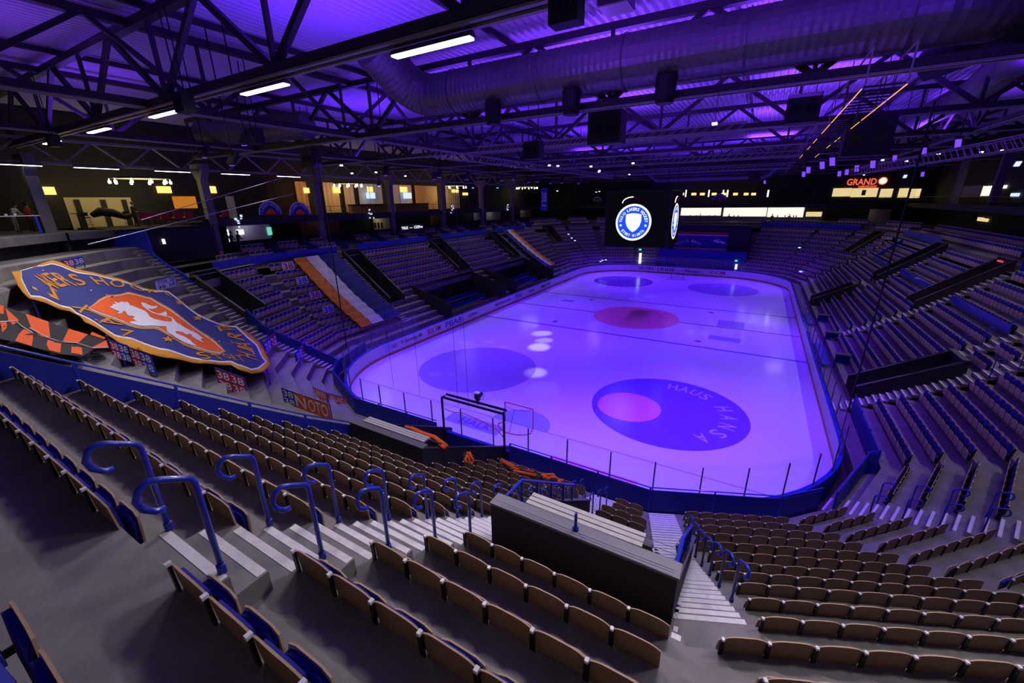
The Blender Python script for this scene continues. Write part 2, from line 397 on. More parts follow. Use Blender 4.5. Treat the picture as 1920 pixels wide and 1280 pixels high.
# low-detail twin for the thousands of distant seats
def far_seat():
    b = MB()
    bk = arch_poly(.46, .50, .845, .06, 5)
    panel(b, bk, -.045, -.012, .014, 1, 0, 2, .9, .5)
    pd = arch_poly(.37, .55, .81, .045, 5); n = len(pd)
    b.add([(x, .018-.033*(z-.5)/.4, z) for x, z in pd], [tuple(range(n))[::-1]], 3)
    panel(b, SEATP, .115, .09, .014, 1, 1, 2, .65, .27)
    b.add([(x, .05+.025*(z-.27)/.38, z) for x, z in CUSH], [tuple(range(len(CUSH)))], 3)
    b.add([(-.25, -.02, .25), (-.25, -.07, .86), (-.25, -.03, .86), (-.25, .12, .31)], [(0, 1, 2, 3)], 4)
    b.box((-.25, -.05, .85), (.032, .04, .028), 0, 5)
    return b

# seat blocks: section, (label text, from-which-end), function j -> list of (al0, al1)
SEATS = []   # (pos xyz, heading angle, block, row, index)
def block(secname, bname, jr, fn):
    s = SEC[secname]
    for j in jr:
        iv = fn(j)
        if iv is None: continue
        al0, al1 = iv; n = int((al1-al0+.02)/.5)
        if n < 1: continue
        off = al0+((al1-al0)-n*.5)/2
        for k in range(n):
            p = s.P(off+.25+.5*k, j*T, floorz(j)); SEATS.append((p, s.a, bname, j, k, n))
def mit(secname, j, side, pad):
    i = [q.name for q in RING].index(secname); e = ends(i, j*T); return e[0]+pad if side == 0 else e[1]-pad
R = range
block('near_E', 'left of the near stairs', R(-5, 8), lambda j: (-2.05, 5.95))
block('near_E', 'left of the near stairs, beside the orange gear', R(-11, -5), lambda j: (1.95, 5.95))
block('near_E', 'behind the black box wall', R(0, 8), lambda j: (7.05, 10.05))
block('near_E', 'in front of the black box opening', R(-11, -6), lambda j: (7.05, mit('near_E', j, 1, .12)))
def a_start(j): return mit('near_right_A', j, 0, 1.05 if j < 0 else .28)
block('near_right_A', 'right of the second stairs', R(-11, 8), lambda j: (a_start(j), mit('near_right_A', j, 1, .15)))
block('near_right_B', 'right corner', R(-11, 8), lambda j: (mit('near_right_B', j, 0, .15), mit('near_right_B', j, 1, .1)))
block('near_right_C', 'right corner past the stairs', R(-10, 8), lambda j: (mit('near_right_C', j, 0, 1.25), mit('near_right_C', j, 1, .2)))
block('right_S', 'right side near', R(-10, 8), lambda j: (mit('right_S', j, 0, .3), 12.7))
block('right_S', 'right side small block', R(-5, 1), lambda j: (13.9, 15.9))
block('right_S', 'right side second', R(-10, 1), lambda j: (16.0 if j < -5 else 17.0, 25.6))
block('right_S', 'right side third', R(-10, 1), lambda j: (29.1 if j > -5 else 26.9, 38.4))
block('right_S', 'right side fourth', R(-9, 1), lambda j: (42.6 if j > -5 else 41.0, mit('right_S', j, 1, .4)))
block('far_right_C', 'far right corner', R(-10, 1), lambda j: (mit('far_right_C', j, 0, .3), 44.0) if j > -4 else (mit('far_right_C', j, 0, .3), mit('far_right_C', j, 1, .2)))
block('far_right_C', 'far right corner', R(-3, 1), lambda j: (46.2, mit('far_right_C', j, 1, .2)))
block('far_right_B', 'far right corner', R(-10, 1), lambda j: (mit('far_right_B', j, 0, .2), mit('far_right_B', j, 1, .2)))
block('far_right_A', 'far end right', R(-10, 1), lambda j: (mit('far_right_A', j, 0, .2), mit('far_right_A', j, 1, .2)))
block('far_E', 'far end left', R(-10, 1), lambda j: (4.8, mit('far_E', j, 1, .2)))
block('far_left_A', 'far end left', R(-10, 1), lambda j: (mit('far_left_A', j, 0, .2), mit('far_left_A', j, 1, 1.)))
block('far_left_B', 'far left corner', R(-10, 1), lambda j: (mit('far_left_B', j, 0, .2), mit('far_left_B', j, 1, .2)))
block('far_left_C', 'far left corner', R(-10, 1), lambda j: (mit('far_left_C', j, 0, .2), -45.9) if j > -4 else (mit('far_left_C', j, 0, .3), mit('far_left_C', j, 1, .3)))
block('left_S', 'left side far', R(-9, 1), lambda j: (mit('left_S', j, 0, .3), -47.6))
block('left_S', 'left side third', R(-5, 1), lambda j: (-38.3, -29.3))
block('left_S', 'left side second', R(-5, 1), lambda j: (-25.8, -15.7))
block('left_S', 'left side first', R(-9, 1), lambda j: (-12.4, -5.5))
block('near_left_C', 'left corner', R(-9, 1), lambda j: (mit('near_left_C', j, 0, .35), -10.4 if j > -4 else -8.6 if j > -6 else mit('near_left_C', j, 1, .9)))

ok = []
P = np.array([q[0] for q in SEATS]); pr = proj(P+np.array([0, 0, .7])); dist = np.linalg.norm(P-CAM, axis=1)
for i, q in enumerate(SEATS):
    u, v, z = pr[i]
    if z > .15 and -150 < u < 2070 and -100 < v < 1500: ok.append(i)
ok.sort(key=lambda i: dist[i])
near = ok[:300]; rest = ok[300:]
def nth(n): return {1: 'first', 2: 'second', 3: 'third'}.get(n, str(n)+'th')
proto = seat_root(); used_proto = False
for i in near:
    p, a, bn, j, k, n = SEATS[i]
    o = proto if not used_proto else copy_tree(proto); used_proto = True
    o.location = p; o.rotation_euler = (0, 0, a)
    if bn.startswith('left of the near stairs'):
        row = j+12; txt = f'folded seat left of near stairs, {nth(n-k)} from stairs, {nth(row)} row above ice barrier'
    elif bn.startswith('behind'): txt = f'folded seat behind black box wall, row {j+1} up from it, {nth(k+1)} from near stairs'
    elif bn.startswith('in front'): txt = f'folded seat between near stairs and second stairs, {nth(k+1)} from near stairs, {nth(j+12)} row above ice'
    elif bn.startswith('right of the second'): txt = f'folded seat right of second stairs, {nth(k+1)} from stairs end, {nth(j+12)} row above ice barrier'
    else: txt = f'folded seat in the {bn}, {nth(k+1)} along, {nth(j+12)} row above ice barrier'
    tag(o, txt, 'seat', 'folded plywood seats on the near stand')
# the far seats in one object
fs = far_seat(); fv = np.array(fs.v); nv = len(fv)
P = np.array([SEATS[i][0] for i in rest]); A = np.array([SEATS[i][1] for i in rest])
ca, sa = np.cos(A)[:, None], np.sin(A)[:, None]
X = ca*fv[:, 0]-sa*fv[:, 1]+P[:, :1]; Y = sa*fv[:, 0]+ca*fv[:, 1]+P[:, 1:2]; Z = fv[:, 2]+P[:, 2:]
V = np.stack([X, Y, Z], 2).reshape(-1, 3)
loops = np.array([i for f in fs.f for i in f]); ln = np.array([len(f) for f in fs.f]); N = len(rest)
me = bpy.data.meshes.new('stadium_seats'); me.vertices.add(N*nv); me.vertices.foreach_set('co', V.astype(np.float32).ravel())
L = (loops[None, :]+(np.arange(N)*nv)[:, None]).ravel(); me.loops.add(len(L)); me.loops.foreach_set('vertex_index', L.astype(np.int32))
starts = np.concatenate([[0], np.cumsum(np.tile(ln, N))[:-1]]); me.polygons.add(N*len(ln)); me.polygons.foreach_set('loop_start', starts.astype(np.int32))
try: me.polygons.foreach_set('loop_total', np.tile(ln, N).astype(np.int32))
except Exception: pass
for q in ('ply_back', 'ply_pale', 'ply_edge', 'blue_fabric', 'steel_dark', 'plastic_white'): me.materials.append(M[q])
me.polygons.foreach_set('material_index', np.tile(np.array(fs.m), N).astype(np.int32)); me.update(calc_edges=True); me.validate()
o = bpy.data.objects.new('stadium_seats', me); C.objects.link(o)
tag(o, 'thousands of folded plywood seats with blue pads filling the farther stands', 'seat', 'folded plywood seats on the far stands', 'stuff')

# ------------------------------------------------------------------ stairs with white nosings
def staircase(label, parts, jr):
    """parts: list of (section index, fn j -> (al0, al1) or None)"""
    mb = MB()
    for si, fn in parts:
        s = RING[si]
        for j in jr:
            iv = fn(j)
            if iv is None: continue
            z = floorz(j); dz = (floorz(j+1)-z)/3
            for k in range(3):
                D = (j-1)*T+k*T/3; zz = z+k*dz
                a0, a1 = iv(D) if callable(iv) else iv; c0, c1 = iv(D+T/3) if callable(iv) else iv
                if k:
                    e0, e1 = a0, a1
                    mb.hexa([s.P(a0, D, z-.02), s.P(a1, D, z-.02), s.P(c1, j*T, z-.02), s.P(c0, j*T, z-.02)], [s.P(a0, D, zz), s.P(a1, D, zz), s.P(c1, j*T, zz), s.P(c0, j*T, zz)], 0)
                w = .085; zt = zz+.004
                mb.hexa([s.P(a0+.02, D+.005, zz), s.P(a1-.02, D+.005, zz), s.P(a1-.02, D+w, zz), s.P(a0+.02, D+w, zz)],
                        [s.P(a0+.02, D+.005, zt), s.P(a1-.02, D+.005, zt), s.P(a1-.02, D+w, zt), s.P(a0+.02, D+w, zt)], 1)
    o = mb.build('staircase', ['concrete', 'nosing_white']); tag(o, label, 'stairs'); return o
IX = {s.name: i for i, s in enumerate(RING)}
staircase('near concrete stairs with white painted nosings, running down left of the black box', [(0, lambda j: (5.98, 7.02))], R(-11, 5))
def mfn(i, side, w0, w1):
    def f(D):
        e = ends(i, D); return (e[1]-w0, e[1]-w1) if side else (e[0]+w0, e[0]+w1)
    return f
staircase('concrete stairs with white nosings down the right side of the black box', [
    (0, lambda j: (lambda D: (10.03, ends(0, D)[1])) if j <= 0 and j > -7 else None),
    (1, lambda j: mfn(1, 0, 0, 1.0) if j <= -1 else None)], R(-11, 1))
staircase('concrete stairs with white nosings in the right corner of the stand', [(3, lambda j: mfn(3, 0, .08, 1.18))], R(-11, 3))
staircase('concrete stairs beside the long dark stair box on the right stand', [(4, lambda j: (12.85, 13.85))], R(-11, 1))
staircase('concrete stairs behind the long dark stair box on the right stand', [(4, lambda j: (16.0, 16.9))], R(-5, 1))
staircase('concrete stairs beside the red-lit dark stair box on the right stand', [(4, lambda j: (25.7, 26.65) if j > -5 else (25.7, 26.8))], R(-10, 1))
staircase('concrete stairs beside the third dark stair box on the right stand', [(4, lambda j: (38.5, 39.2) if j > -5 else None)], R(-10, 1))
staircase('narrow stairs between the standing terrace and the first dark stair box', [(IX['near_left_C'], lambda j: (-7.9, -7.1) if j > -4 else (lambda D: (ends(IX['near_left_C'], D)[1]-.75, ends(IX['near_left_C'], D)[1]-.05)) )], R(-11, 5))
staircase('narrow stairs beside the orange and white banner on the left stand', [(IX['left_S'], lambda j: (-13.35, -12.65))], R(-9, 1))
staircase('narrow stairs left of the second banner on the far left stand', [(IX['left_S'], lambda j: (-43.4, -42.6))], R(-9, 1))
# ------------------------------------------------------------------ pixel ray onto the slope of the stands (for cloths lying on them)
JS = np.array([-14]+list(range(-11, 4))+[9.]); ZS = np.array([cap(j) for j in JS])
def bowlD(x, y):
    D = np.full_like(x, -1e9)
    for s in RING: D = np.maximum(D, s.n[0]*x+s.n[1]*y-s.c)
    return D
def hit(uv, dz=0., tmin=2., tmax=80.):
    uv = np.atleast_2d(np.array(uv, float)); d = rays(uv); d = d/np.hypot(d[:, 0], d[:, 1])[:, None]
    t = np.full(len(uv), tmin); done = np.zeros(len(uv), bool); last = None; res = np.full(len(uv), tmax)
    for tt in np.arange(tmin, tmax, .06):
        P = CAM+d*tt; s = P[:, 2]-dz-np.interp(bowlD(P[:, 0], P[:, 1])/T, JS, ZS)
        if last is not None:
            new = (~done) & (s < 0) & (last > 0)
            res[new] = tt-.06+.06*(last/(last-s+1e-12))[new]; done |= new
        last = s
        if done.all(): break
    return CAM+d*res[:, None]
def inside(pts, poly):
    x, y = pts[:, 0], pts[:, 1]; c = np.zeros(len(pts), bool); n = len(poly)
    for i in range(n):
        x1, y1 = poly[i]; x2, y2 = poly[(i+1) % n]
        k = ((y1 > y) != (y2 > y)) & (x < (x2-x1)*(y-y1)/((y2-y1) or 1e-9)+x1); c ^= k
    return c
def grow(poly, d):
    p = np.array(poly, float); n = len(p); ar = 0
    for i in range(n): ar += p[i][0]*p[(i+1) % n][1]-p[(i+1) % n][0]*p[i][1]
    sg = 1 if ar > 0 else -1; out = []
    for i in range(n):
        a, b, c = p[i-1], p[i], p[(i+1) % n]; e1 = (b-a)/max(np.hypot(*(b-a)), 1e-6); e2 = (c-b)/max(np.hypot(*(c-b)), 1e-6)
        n1 = np.array([e1[1], -e1[0]])*sg; n2 = np.array([e2[1], -e2[0]])*sg; q = n1+n2; L = np.hypot(*q)
        q = q/max(L, .6); out.append(b+q*d)
    return [tuple(q) for q in out]
def sheet(poly, step, fn, lift=0.):
    """fill an outline with small triangles and lay them on a surface fn(uv)->xyz"""
    p = np.array(poly, float); lo, hi = p.min(0), p.max(0)
    gx, gy = np.meshgrid(np.arange(lo[0]+step*.5, hi[0], step), np.arange(lo[1]+step*.5, hi[1], step)); g = np.stack([gx.ravel(), gy.ravel()], 1)
    # densify outline
    ol = []
    for i in range(len(p)):
        a, b = p[i], p[(i+1) % len(p)]; k = max(1, int(np.hypot(*(b-a))/step))
        for q in range(k): ol.append(a+(b-a)*q/k)
    ol = np.array(ol); g = g[inside(g, grow(poly, -step*.35))] if len(g) else g
    allp = np.vstack([ol, g]); n = len(ol)
    r = delaunay_2d_cdt([Vector(q) for q in allp], [(i, (i+1) % n) for i in range(n)], [], 0, 1e-4)
    vs = np.array([tuple(q) for q in r[0]]); fs = [tuple(f) for f in r[2]]
    cen = np.array([vs[list(f)].mean(0) for f in fs]); k = inside(cen, poly); fs = [f for f, q in zip(fs, k) if q]
    P = fn(vs)+np.array([0, 0, lift]); return P, fs

# ------------------------------------------------------------------ ice and markings
HW, LEN, RAD = 15., 60., 8.5
def rink_path(off=0., n=14):
    pts = []; r = RAD+off
    for cx, cy, a0 in ((HW-RAD, RAD, -90), (HW-RAD, LEN-RAD, 0), (-HW+RAD, LEN-RAD, 90), (-HW+RAD, RAD, 180)):
        for k in range(n+1):
            a = math.radians(a0+90*k/n); pts.append((cx+r*math.cos(a), cy+r*math.sin(a)))
    return pts
ICE = bpy.data.materials.new('ice'); ICE.use_nodes = True; nt = ICE.node_tree; b = nt.nodes['Principled BSDF']; M['ice'] = ICE
b.inputs['Base Color'].default_value = (.82, .84, .88, 1); b.inputs['Specular IOR Level'].default_value = .6
tc = nt.nodes.new('ShaderNodeTexCoord'); n1 = nt.nodes.new('ShaderNodeTexNoise'); n1.inputs['Scale'].default_value = .35; n1.inputs['Detail'].default_value = 5
mr = nt.nodes.new('ShaderNodeMapRange'); mr.inputs['To Min'].default_value = .07; mr.inputs['To Max'].default_value = .2
nt.links.new(tc.outputs['Object'], n1.inputs['Vector']); nt.links.new(n1.outputs['Fac'], mr.inputs['Value']); nt.links.new(mr.outputs[0], b.inputs['Roughness'])
n2 = nt.nodes.new('ShaderNodeTexNoise'); n2.inputs['Scale'].default_value = 7; n2.inputs['Detail'].default_value = 3
bp = nt.nodes.new('ShaderNodeBump'); bp.inputs['Strength'].default_value = .05; bp.inputs['Distance'].default_value = .02
nt.links.new(tc.outputs['Object'], n2.inputs['Vector']); nt.links.new(n2.outputs['Fac'], bp.inputs['Height']); nt.links.new(bp.outputs[0], b.inputs['Normal'])
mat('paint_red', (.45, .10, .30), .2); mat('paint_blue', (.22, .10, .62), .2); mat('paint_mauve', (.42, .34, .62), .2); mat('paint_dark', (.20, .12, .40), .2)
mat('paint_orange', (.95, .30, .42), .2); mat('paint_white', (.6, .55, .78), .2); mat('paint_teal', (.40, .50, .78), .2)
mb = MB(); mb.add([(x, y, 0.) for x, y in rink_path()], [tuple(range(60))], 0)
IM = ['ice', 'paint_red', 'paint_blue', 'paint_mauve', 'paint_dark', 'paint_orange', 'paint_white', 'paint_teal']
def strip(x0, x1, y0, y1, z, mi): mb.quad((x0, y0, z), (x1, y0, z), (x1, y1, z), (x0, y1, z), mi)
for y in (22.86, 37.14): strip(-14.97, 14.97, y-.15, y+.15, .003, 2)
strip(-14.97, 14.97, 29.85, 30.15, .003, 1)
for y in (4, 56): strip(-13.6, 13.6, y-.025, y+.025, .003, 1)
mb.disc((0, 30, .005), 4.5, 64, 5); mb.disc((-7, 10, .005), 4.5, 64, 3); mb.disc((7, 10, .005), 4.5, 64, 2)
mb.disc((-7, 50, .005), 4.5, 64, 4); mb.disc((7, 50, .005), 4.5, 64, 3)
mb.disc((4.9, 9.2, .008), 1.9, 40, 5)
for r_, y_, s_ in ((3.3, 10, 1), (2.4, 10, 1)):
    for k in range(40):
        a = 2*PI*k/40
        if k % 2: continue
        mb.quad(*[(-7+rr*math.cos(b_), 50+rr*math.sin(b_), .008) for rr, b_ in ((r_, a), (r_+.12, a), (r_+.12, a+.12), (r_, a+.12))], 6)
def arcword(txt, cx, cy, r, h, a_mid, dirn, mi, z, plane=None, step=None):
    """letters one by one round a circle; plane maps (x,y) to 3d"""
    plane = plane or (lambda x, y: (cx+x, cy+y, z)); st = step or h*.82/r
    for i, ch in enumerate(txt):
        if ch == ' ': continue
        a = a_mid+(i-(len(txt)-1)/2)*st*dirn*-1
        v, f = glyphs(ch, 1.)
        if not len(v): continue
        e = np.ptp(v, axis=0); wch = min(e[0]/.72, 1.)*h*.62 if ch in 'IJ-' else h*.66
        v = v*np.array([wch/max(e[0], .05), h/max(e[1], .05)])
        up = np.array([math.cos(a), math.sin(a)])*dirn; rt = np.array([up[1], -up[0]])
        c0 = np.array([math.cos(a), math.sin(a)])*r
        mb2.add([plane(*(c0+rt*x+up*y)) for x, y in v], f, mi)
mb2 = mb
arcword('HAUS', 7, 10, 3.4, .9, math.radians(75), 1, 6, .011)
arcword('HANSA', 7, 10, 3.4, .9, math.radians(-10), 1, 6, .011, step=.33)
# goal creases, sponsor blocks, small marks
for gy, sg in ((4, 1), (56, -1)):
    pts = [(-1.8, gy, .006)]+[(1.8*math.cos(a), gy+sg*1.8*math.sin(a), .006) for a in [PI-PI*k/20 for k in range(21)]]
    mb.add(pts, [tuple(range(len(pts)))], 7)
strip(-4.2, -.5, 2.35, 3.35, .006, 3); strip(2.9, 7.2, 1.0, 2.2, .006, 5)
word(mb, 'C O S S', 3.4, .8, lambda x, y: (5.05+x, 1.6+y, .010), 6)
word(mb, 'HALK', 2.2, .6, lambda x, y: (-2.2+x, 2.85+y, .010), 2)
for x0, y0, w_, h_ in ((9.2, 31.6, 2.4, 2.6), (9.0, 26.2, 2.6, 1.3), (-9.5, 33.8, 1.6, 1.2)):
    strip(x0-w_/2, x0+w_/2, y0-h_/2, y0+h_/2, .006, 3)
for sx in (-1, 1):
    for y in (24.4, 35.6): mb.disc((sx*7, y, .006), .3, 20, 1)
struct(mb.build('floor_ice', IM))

# ------------------------------------------------------------------ boards, glass, net
rb = empty('rink_boards', (0, 0, 0), label='white dasher boards with yellow kick plate and clear glass round the ice', cat='rink boards')
def ring(name, o0, o1, z0, z1, mt, parent):
    mb = MB(); a, b = rink_path(o0), rink_path(o1); n = len(a)
    for i in range(n):
        j = (i+1) % n
        mb.hexa([(*a[i], z0), (*a[j], z0), (*b[j], z0), (*b[i], z0)], [(*a[i], z1), (*a[j], z1), (*b[j], z1), (*b[i], z1)])
    return mb.build(name, mt, parent)
ring('kick_plate', .0, .14, 0, .22, 'kick', rb); ring('dasher', .015, .12, .22, 1.16, 'white_board', rb); ring('outer_skin', .121, .15, .0, 1.16, 'blue_panel', rb)
ring('top_rail', -.0, .17, 1.16, 1.22, 'blue_paint', rb)
# walk the perimeter and cut it into panes
path = rink_path(.08, 8); seg = []; 
for i in range(len(path)):
    a, b_ = np.array(path[i]), np.array(path[(i+1) % len(path)]); L = np.hypot(*(b_-a)); k = max(1, round(L/1.9))
    for q in range(k): seg.append((a+(b_-a)*q/k, a+(b_-a)*(q+1)/k))
for a, b_ in seg:
    mx, my = (a+b_)/2
    if mx < -14.9 and 12.0 < my < 44.0: continue   # open in front of the team benches
    d = (b_-a)/np.hypot(*(b_-a)); n_ = np.array([d[1], -d[0]])*.006; A_ = a+d*.03; B_ = b_-d*.03
    h = 2.82 if my < 12 or my > 48 else 2.6
    mb = MB(); mb.hexa([(*(A_-n_), 1.22), (*(B_-n_), 1.22), (*(B_+n_), 1.22), (*(A_+n_), 1.22)], [(*(A_-n_), h), (*(B_-n_), h), (*(B_+n_), h), (*(A_+n_), h)])
    mb.build('glass_pane', 'glass', rb)
pm = None
for a, b_ in seg:
    if a[0] < -14.9 and 12.1 < a[1] < 43.9: continue
    mb = MB(); mb.box((a[0], a[1], 1.95), (.05, .05, 1.5)); mb.build('glass_post', 'grey_steel', rb)
# adverts on the inner face
def onboard(y, side=-1): return lambda u, v: (side*(HW-.0)+(-side)*-.014+(-side)*.004*0, y+u*(1 if side < 0 else -1), .69+v)
adm = MB()
def ad(txt, u, v, w_, h_, mi):
    y = float(atx(u, v, -15)[1]); word(adm, txt, w_, h_, lambda x, z: (-14.985, y+x, .70+z), mi)
def ad2(txt, u0, v0, u1, v1, h_, mi):
    ya = float(atx(u0, v0, -15)[1]); yb = float(atx(u1, v1, -15)[1]); word(adm, txt, abs(yb-ya), h_, lambda x, z: (-14.985, (ya+yb)/2+x, .70+z), mi)
ad2('FORTNOX', 722, 657, 745, 647, .34, 0); ad2('IT Sanering AB', 752, 644, 791, 628, .42, 0); ad2('RIX FM', 802, 622, 826, 612, .52, 1); ad2('PEAB', 835, 607, 866, 593, .55, 2)
ad2('CANAL', 878, 590, 895, 582, .3, 0); ad2('dynacon', 928, 569, 957, 556, .45, 0); ad2('PEAB', 966, 552, 978, 547, .5, 2); ad2('FONUS', 991, 542, 1002, 538, .4, 0); ad2('MILLER', 1015, 533, 1032, 526, .4, 0)
y0 = float(atx(706, 660, -15)[1]); 
for txt, x_, w_, mi in (('CCM', 5.5, 2.2, 1), ('TIVAR', 8.7, 1.9, 2), ('LINDE', -2.5, 2.8, 0), ('bauer', 1.8, 2.4, 0), ('SECTRA', -5.8, 2.5, 0)):
    word(adm, txt, w_, .45, lambda x, z: (x_+x, 59.985, .7+z), mi)
adm.build('advert_lettering', ['ink_dark', 'ink_red', 'ink_blue'], rb)
tl = MB(); c8 = rink_path(-.0, 14)
tl.hexa([(-14.975, 8.1, .45), (-14.975, 8.9, .45), (-14.985, 8.9, .45), (-14.985, 8.1, .45)], [(-14.975, 8.1, 1.0), (-14.975, 8.9, 1.0), (-14.985, 8.9, 1.0), (-14.985, 8.1, 1.0)])
tl.build('advert_logo', 'paint_teal', rb)
# protective net behind the near goal, hung from the roof
npth = [p for p in rink_path(.1, 10) if p[1] < 8.6]; npth.sort(key=lambda p: math.atan2(p[1]-8.6, p[0]))
npth = [(-15.1, 4.6)] if 0 else [p for p in npth if not (p[0] < -13.6 and p[1] > 3.9)]
nr = empty('safety_net', (0, 0, 2.8), label='sheer dark safety net hanging from the roof behind the near goal', cat='net')
mb = MB()
for a, b_ in zip(npth[:-1], npth[1:]): mb.quad((*a, 2.85), (*b_, 2.85), (*b_, 15.2), (*a, 15.2))
o = mb.build('net_cloth', 'net_cloth', nr); o.location = (0, 0, 0); o.matrix_parent_inverse = Matrix.Translation((0, 0, -2.8))
for p, r_ in ((npth[0], .035), (npth[-1], .035)):
    mb = MB(); mb.tube([(p[0], p[1], 2.7), (p[0], p[1], 15.4)], r_, 6); o = mb.build('edge_rope', 'black', nr); o.matrix_parent_inverse = Matrix.Translation((0, 0, -2.8))
for u in (745, 792, 861, 880):
    p = aty(u, 780, .02)
    if abs(p[0]) > 6.5: continue
    mb = MB(); mb.tube([(p[0], -.0, 2.8), (p[0]-.1, .0, 15.3)], .008, 4); o = mb.build('seam_rope', 'black', nr); o.matrix_parent_inverse = Matrix.Translation((0, 0, -2.8))

# ------------------------------------------------------------------ goals
def goal(y, sg, label):
    g = empty('goal', (0, y, 0), label=label, cat='goal')
    def add(name, pts, r, mt):
        mb = MB(); mb.tube(pts, r, 8); o = mb.build(name, mt, g); return o
    for s in (-1, 1): add('goal_post', [(s*.915, 0, 0), (s*.915, 0, 1.22)], .03, 'red_pipe')
    add('crossbar', [(-.915, 0, 1.22), (.915, 0, 1.22)], .03, 'red_pipe')
    base = [(-.915, 0, .03)]+[(-1.1*math.cos(PI*k/12)*(1 if k not in (0, 12) else .9), -sg*(.35+.77*math.sin(PI*k/12)), .03) for k in range(13)]+[(.915, 0, .03)]
    add('base_frame', base, .025, 'red_pipe')
    top = [(-.915, 0, 1.22)]+[(-.8*math.cos(PI*k/8), -sg*(.1+.42*math.sin(PI*k/8)), 1.2) for k in range(9)]+[(.915, 0, 1.22)]
    add('top_frame', top, .016, 'red_pipe'); add('centre_bar', [(0, -sg*.52, 1.2), (0, -sg*1.1, .03)], .018, 'grey_steel')
    mb = MB()
    for a, b_ in zip(base[:-1], base[1:]):
        pass
    for k in range(1, 12):
        f = k/12; mb.tube([top[min(10, max(0, round(f*10)))], base[min(14, max(0, round(f*14)))]], .004, 3)
    mb.build('netting', 'white_cloth', g); return g
goal(4, 1, 'red hockey goal standing on the ice near the near end boards')
goal(56, -1, 'small red hockey goal at the far end of the ice')

# ------------------------------------------------------------------ camera gantry behind the near glass
g = empty('camera_gantry', (0, -.35, 0), label='black steel double beam frame straddling the glass behind near goal', cat='gantry')
X0, X1 = -1.85, 1.72
for yy in (-.12, .22):
    mb = MB(); mb.beam((X0+.15, yy, 3.32), (X1, yy, 3.32), .07, .09); mb.build('crossbeam', 'steel_dark', g)
for xx in (X0, X1-.05):
    mb = MB(); mb.beam((xx, .05, 1.2), (xx, .05, 3.18), .08, .08); mb.beam((xx, .05, 3.18), (xx+(.2 if xx < 0 else 0), .05, 3.32), .07, .07); mb.build('upright', 'steel_dark', g)
mb = MB(); mb.tube([(X0+.1, .1, 2.55), (-1.2, .1, 2.52), (-.7, .1, 2.62), (0, .1, 2.55), (.6, .1, 2.45), (1.3, .1, 2.25), (1.62, .1, 1.95)], .022, 6); mb.build('cable', 'ink_red', g)
mb = MB(); mb.beam((X1, 0, 1.15), (X1, 0, 2.75), .05, .05); mb.build('cable_pole', 'steel_dark', g)
tc_ = empty('television_camera', (.3, -.3, 3.36), label='small remote television camera mounted on the black gantry', cat='camera')
mb = MB(); mb.cyl((0, 0, .1), .05, .2); mb.box((0, 0, .22), (.16, .16, .06)); mb.build('mount', 'black', tc_)
mb = MB(); mb.box((0, .02, .42), (.18, .34, .22)); mb.box((0, .24, .42), (.13, .14, .13)); mb.build('body', 'black', tc_)
mb = MB(); mb.box((-.02, -.0, .57), (.24, .2, .05)); mb.build('cover', 'white_cloth', tc_)
mb = MB(); mb.tube([(.1, 0, .3), (.3, 0, .3), (.3, 0, .6), (.14, 0, .6)], .012, 5); mb.build('handle', 'black', tc_)
# small blue frame on the ground behind the boards
fr = MB()
for x_ in (2.0, 2.45, 2.9, 3.3): fr.beam((x_-2.6, 0, 0), (x_-2.6, 0, 1.05), .04)
fr.beam((-.6, 0, 1.05), (.7, 0, 1.0), .05); fr.beam((-.6, 0, .5), (.7, 0, .5), .03)
o = fr.build('guard_rail', 'blue_paint', loc=(1.9-.65+.1, -.75, 0.)); tag(o, 'short blue guard rail behind the glass beside the gantry foot', 'rail')
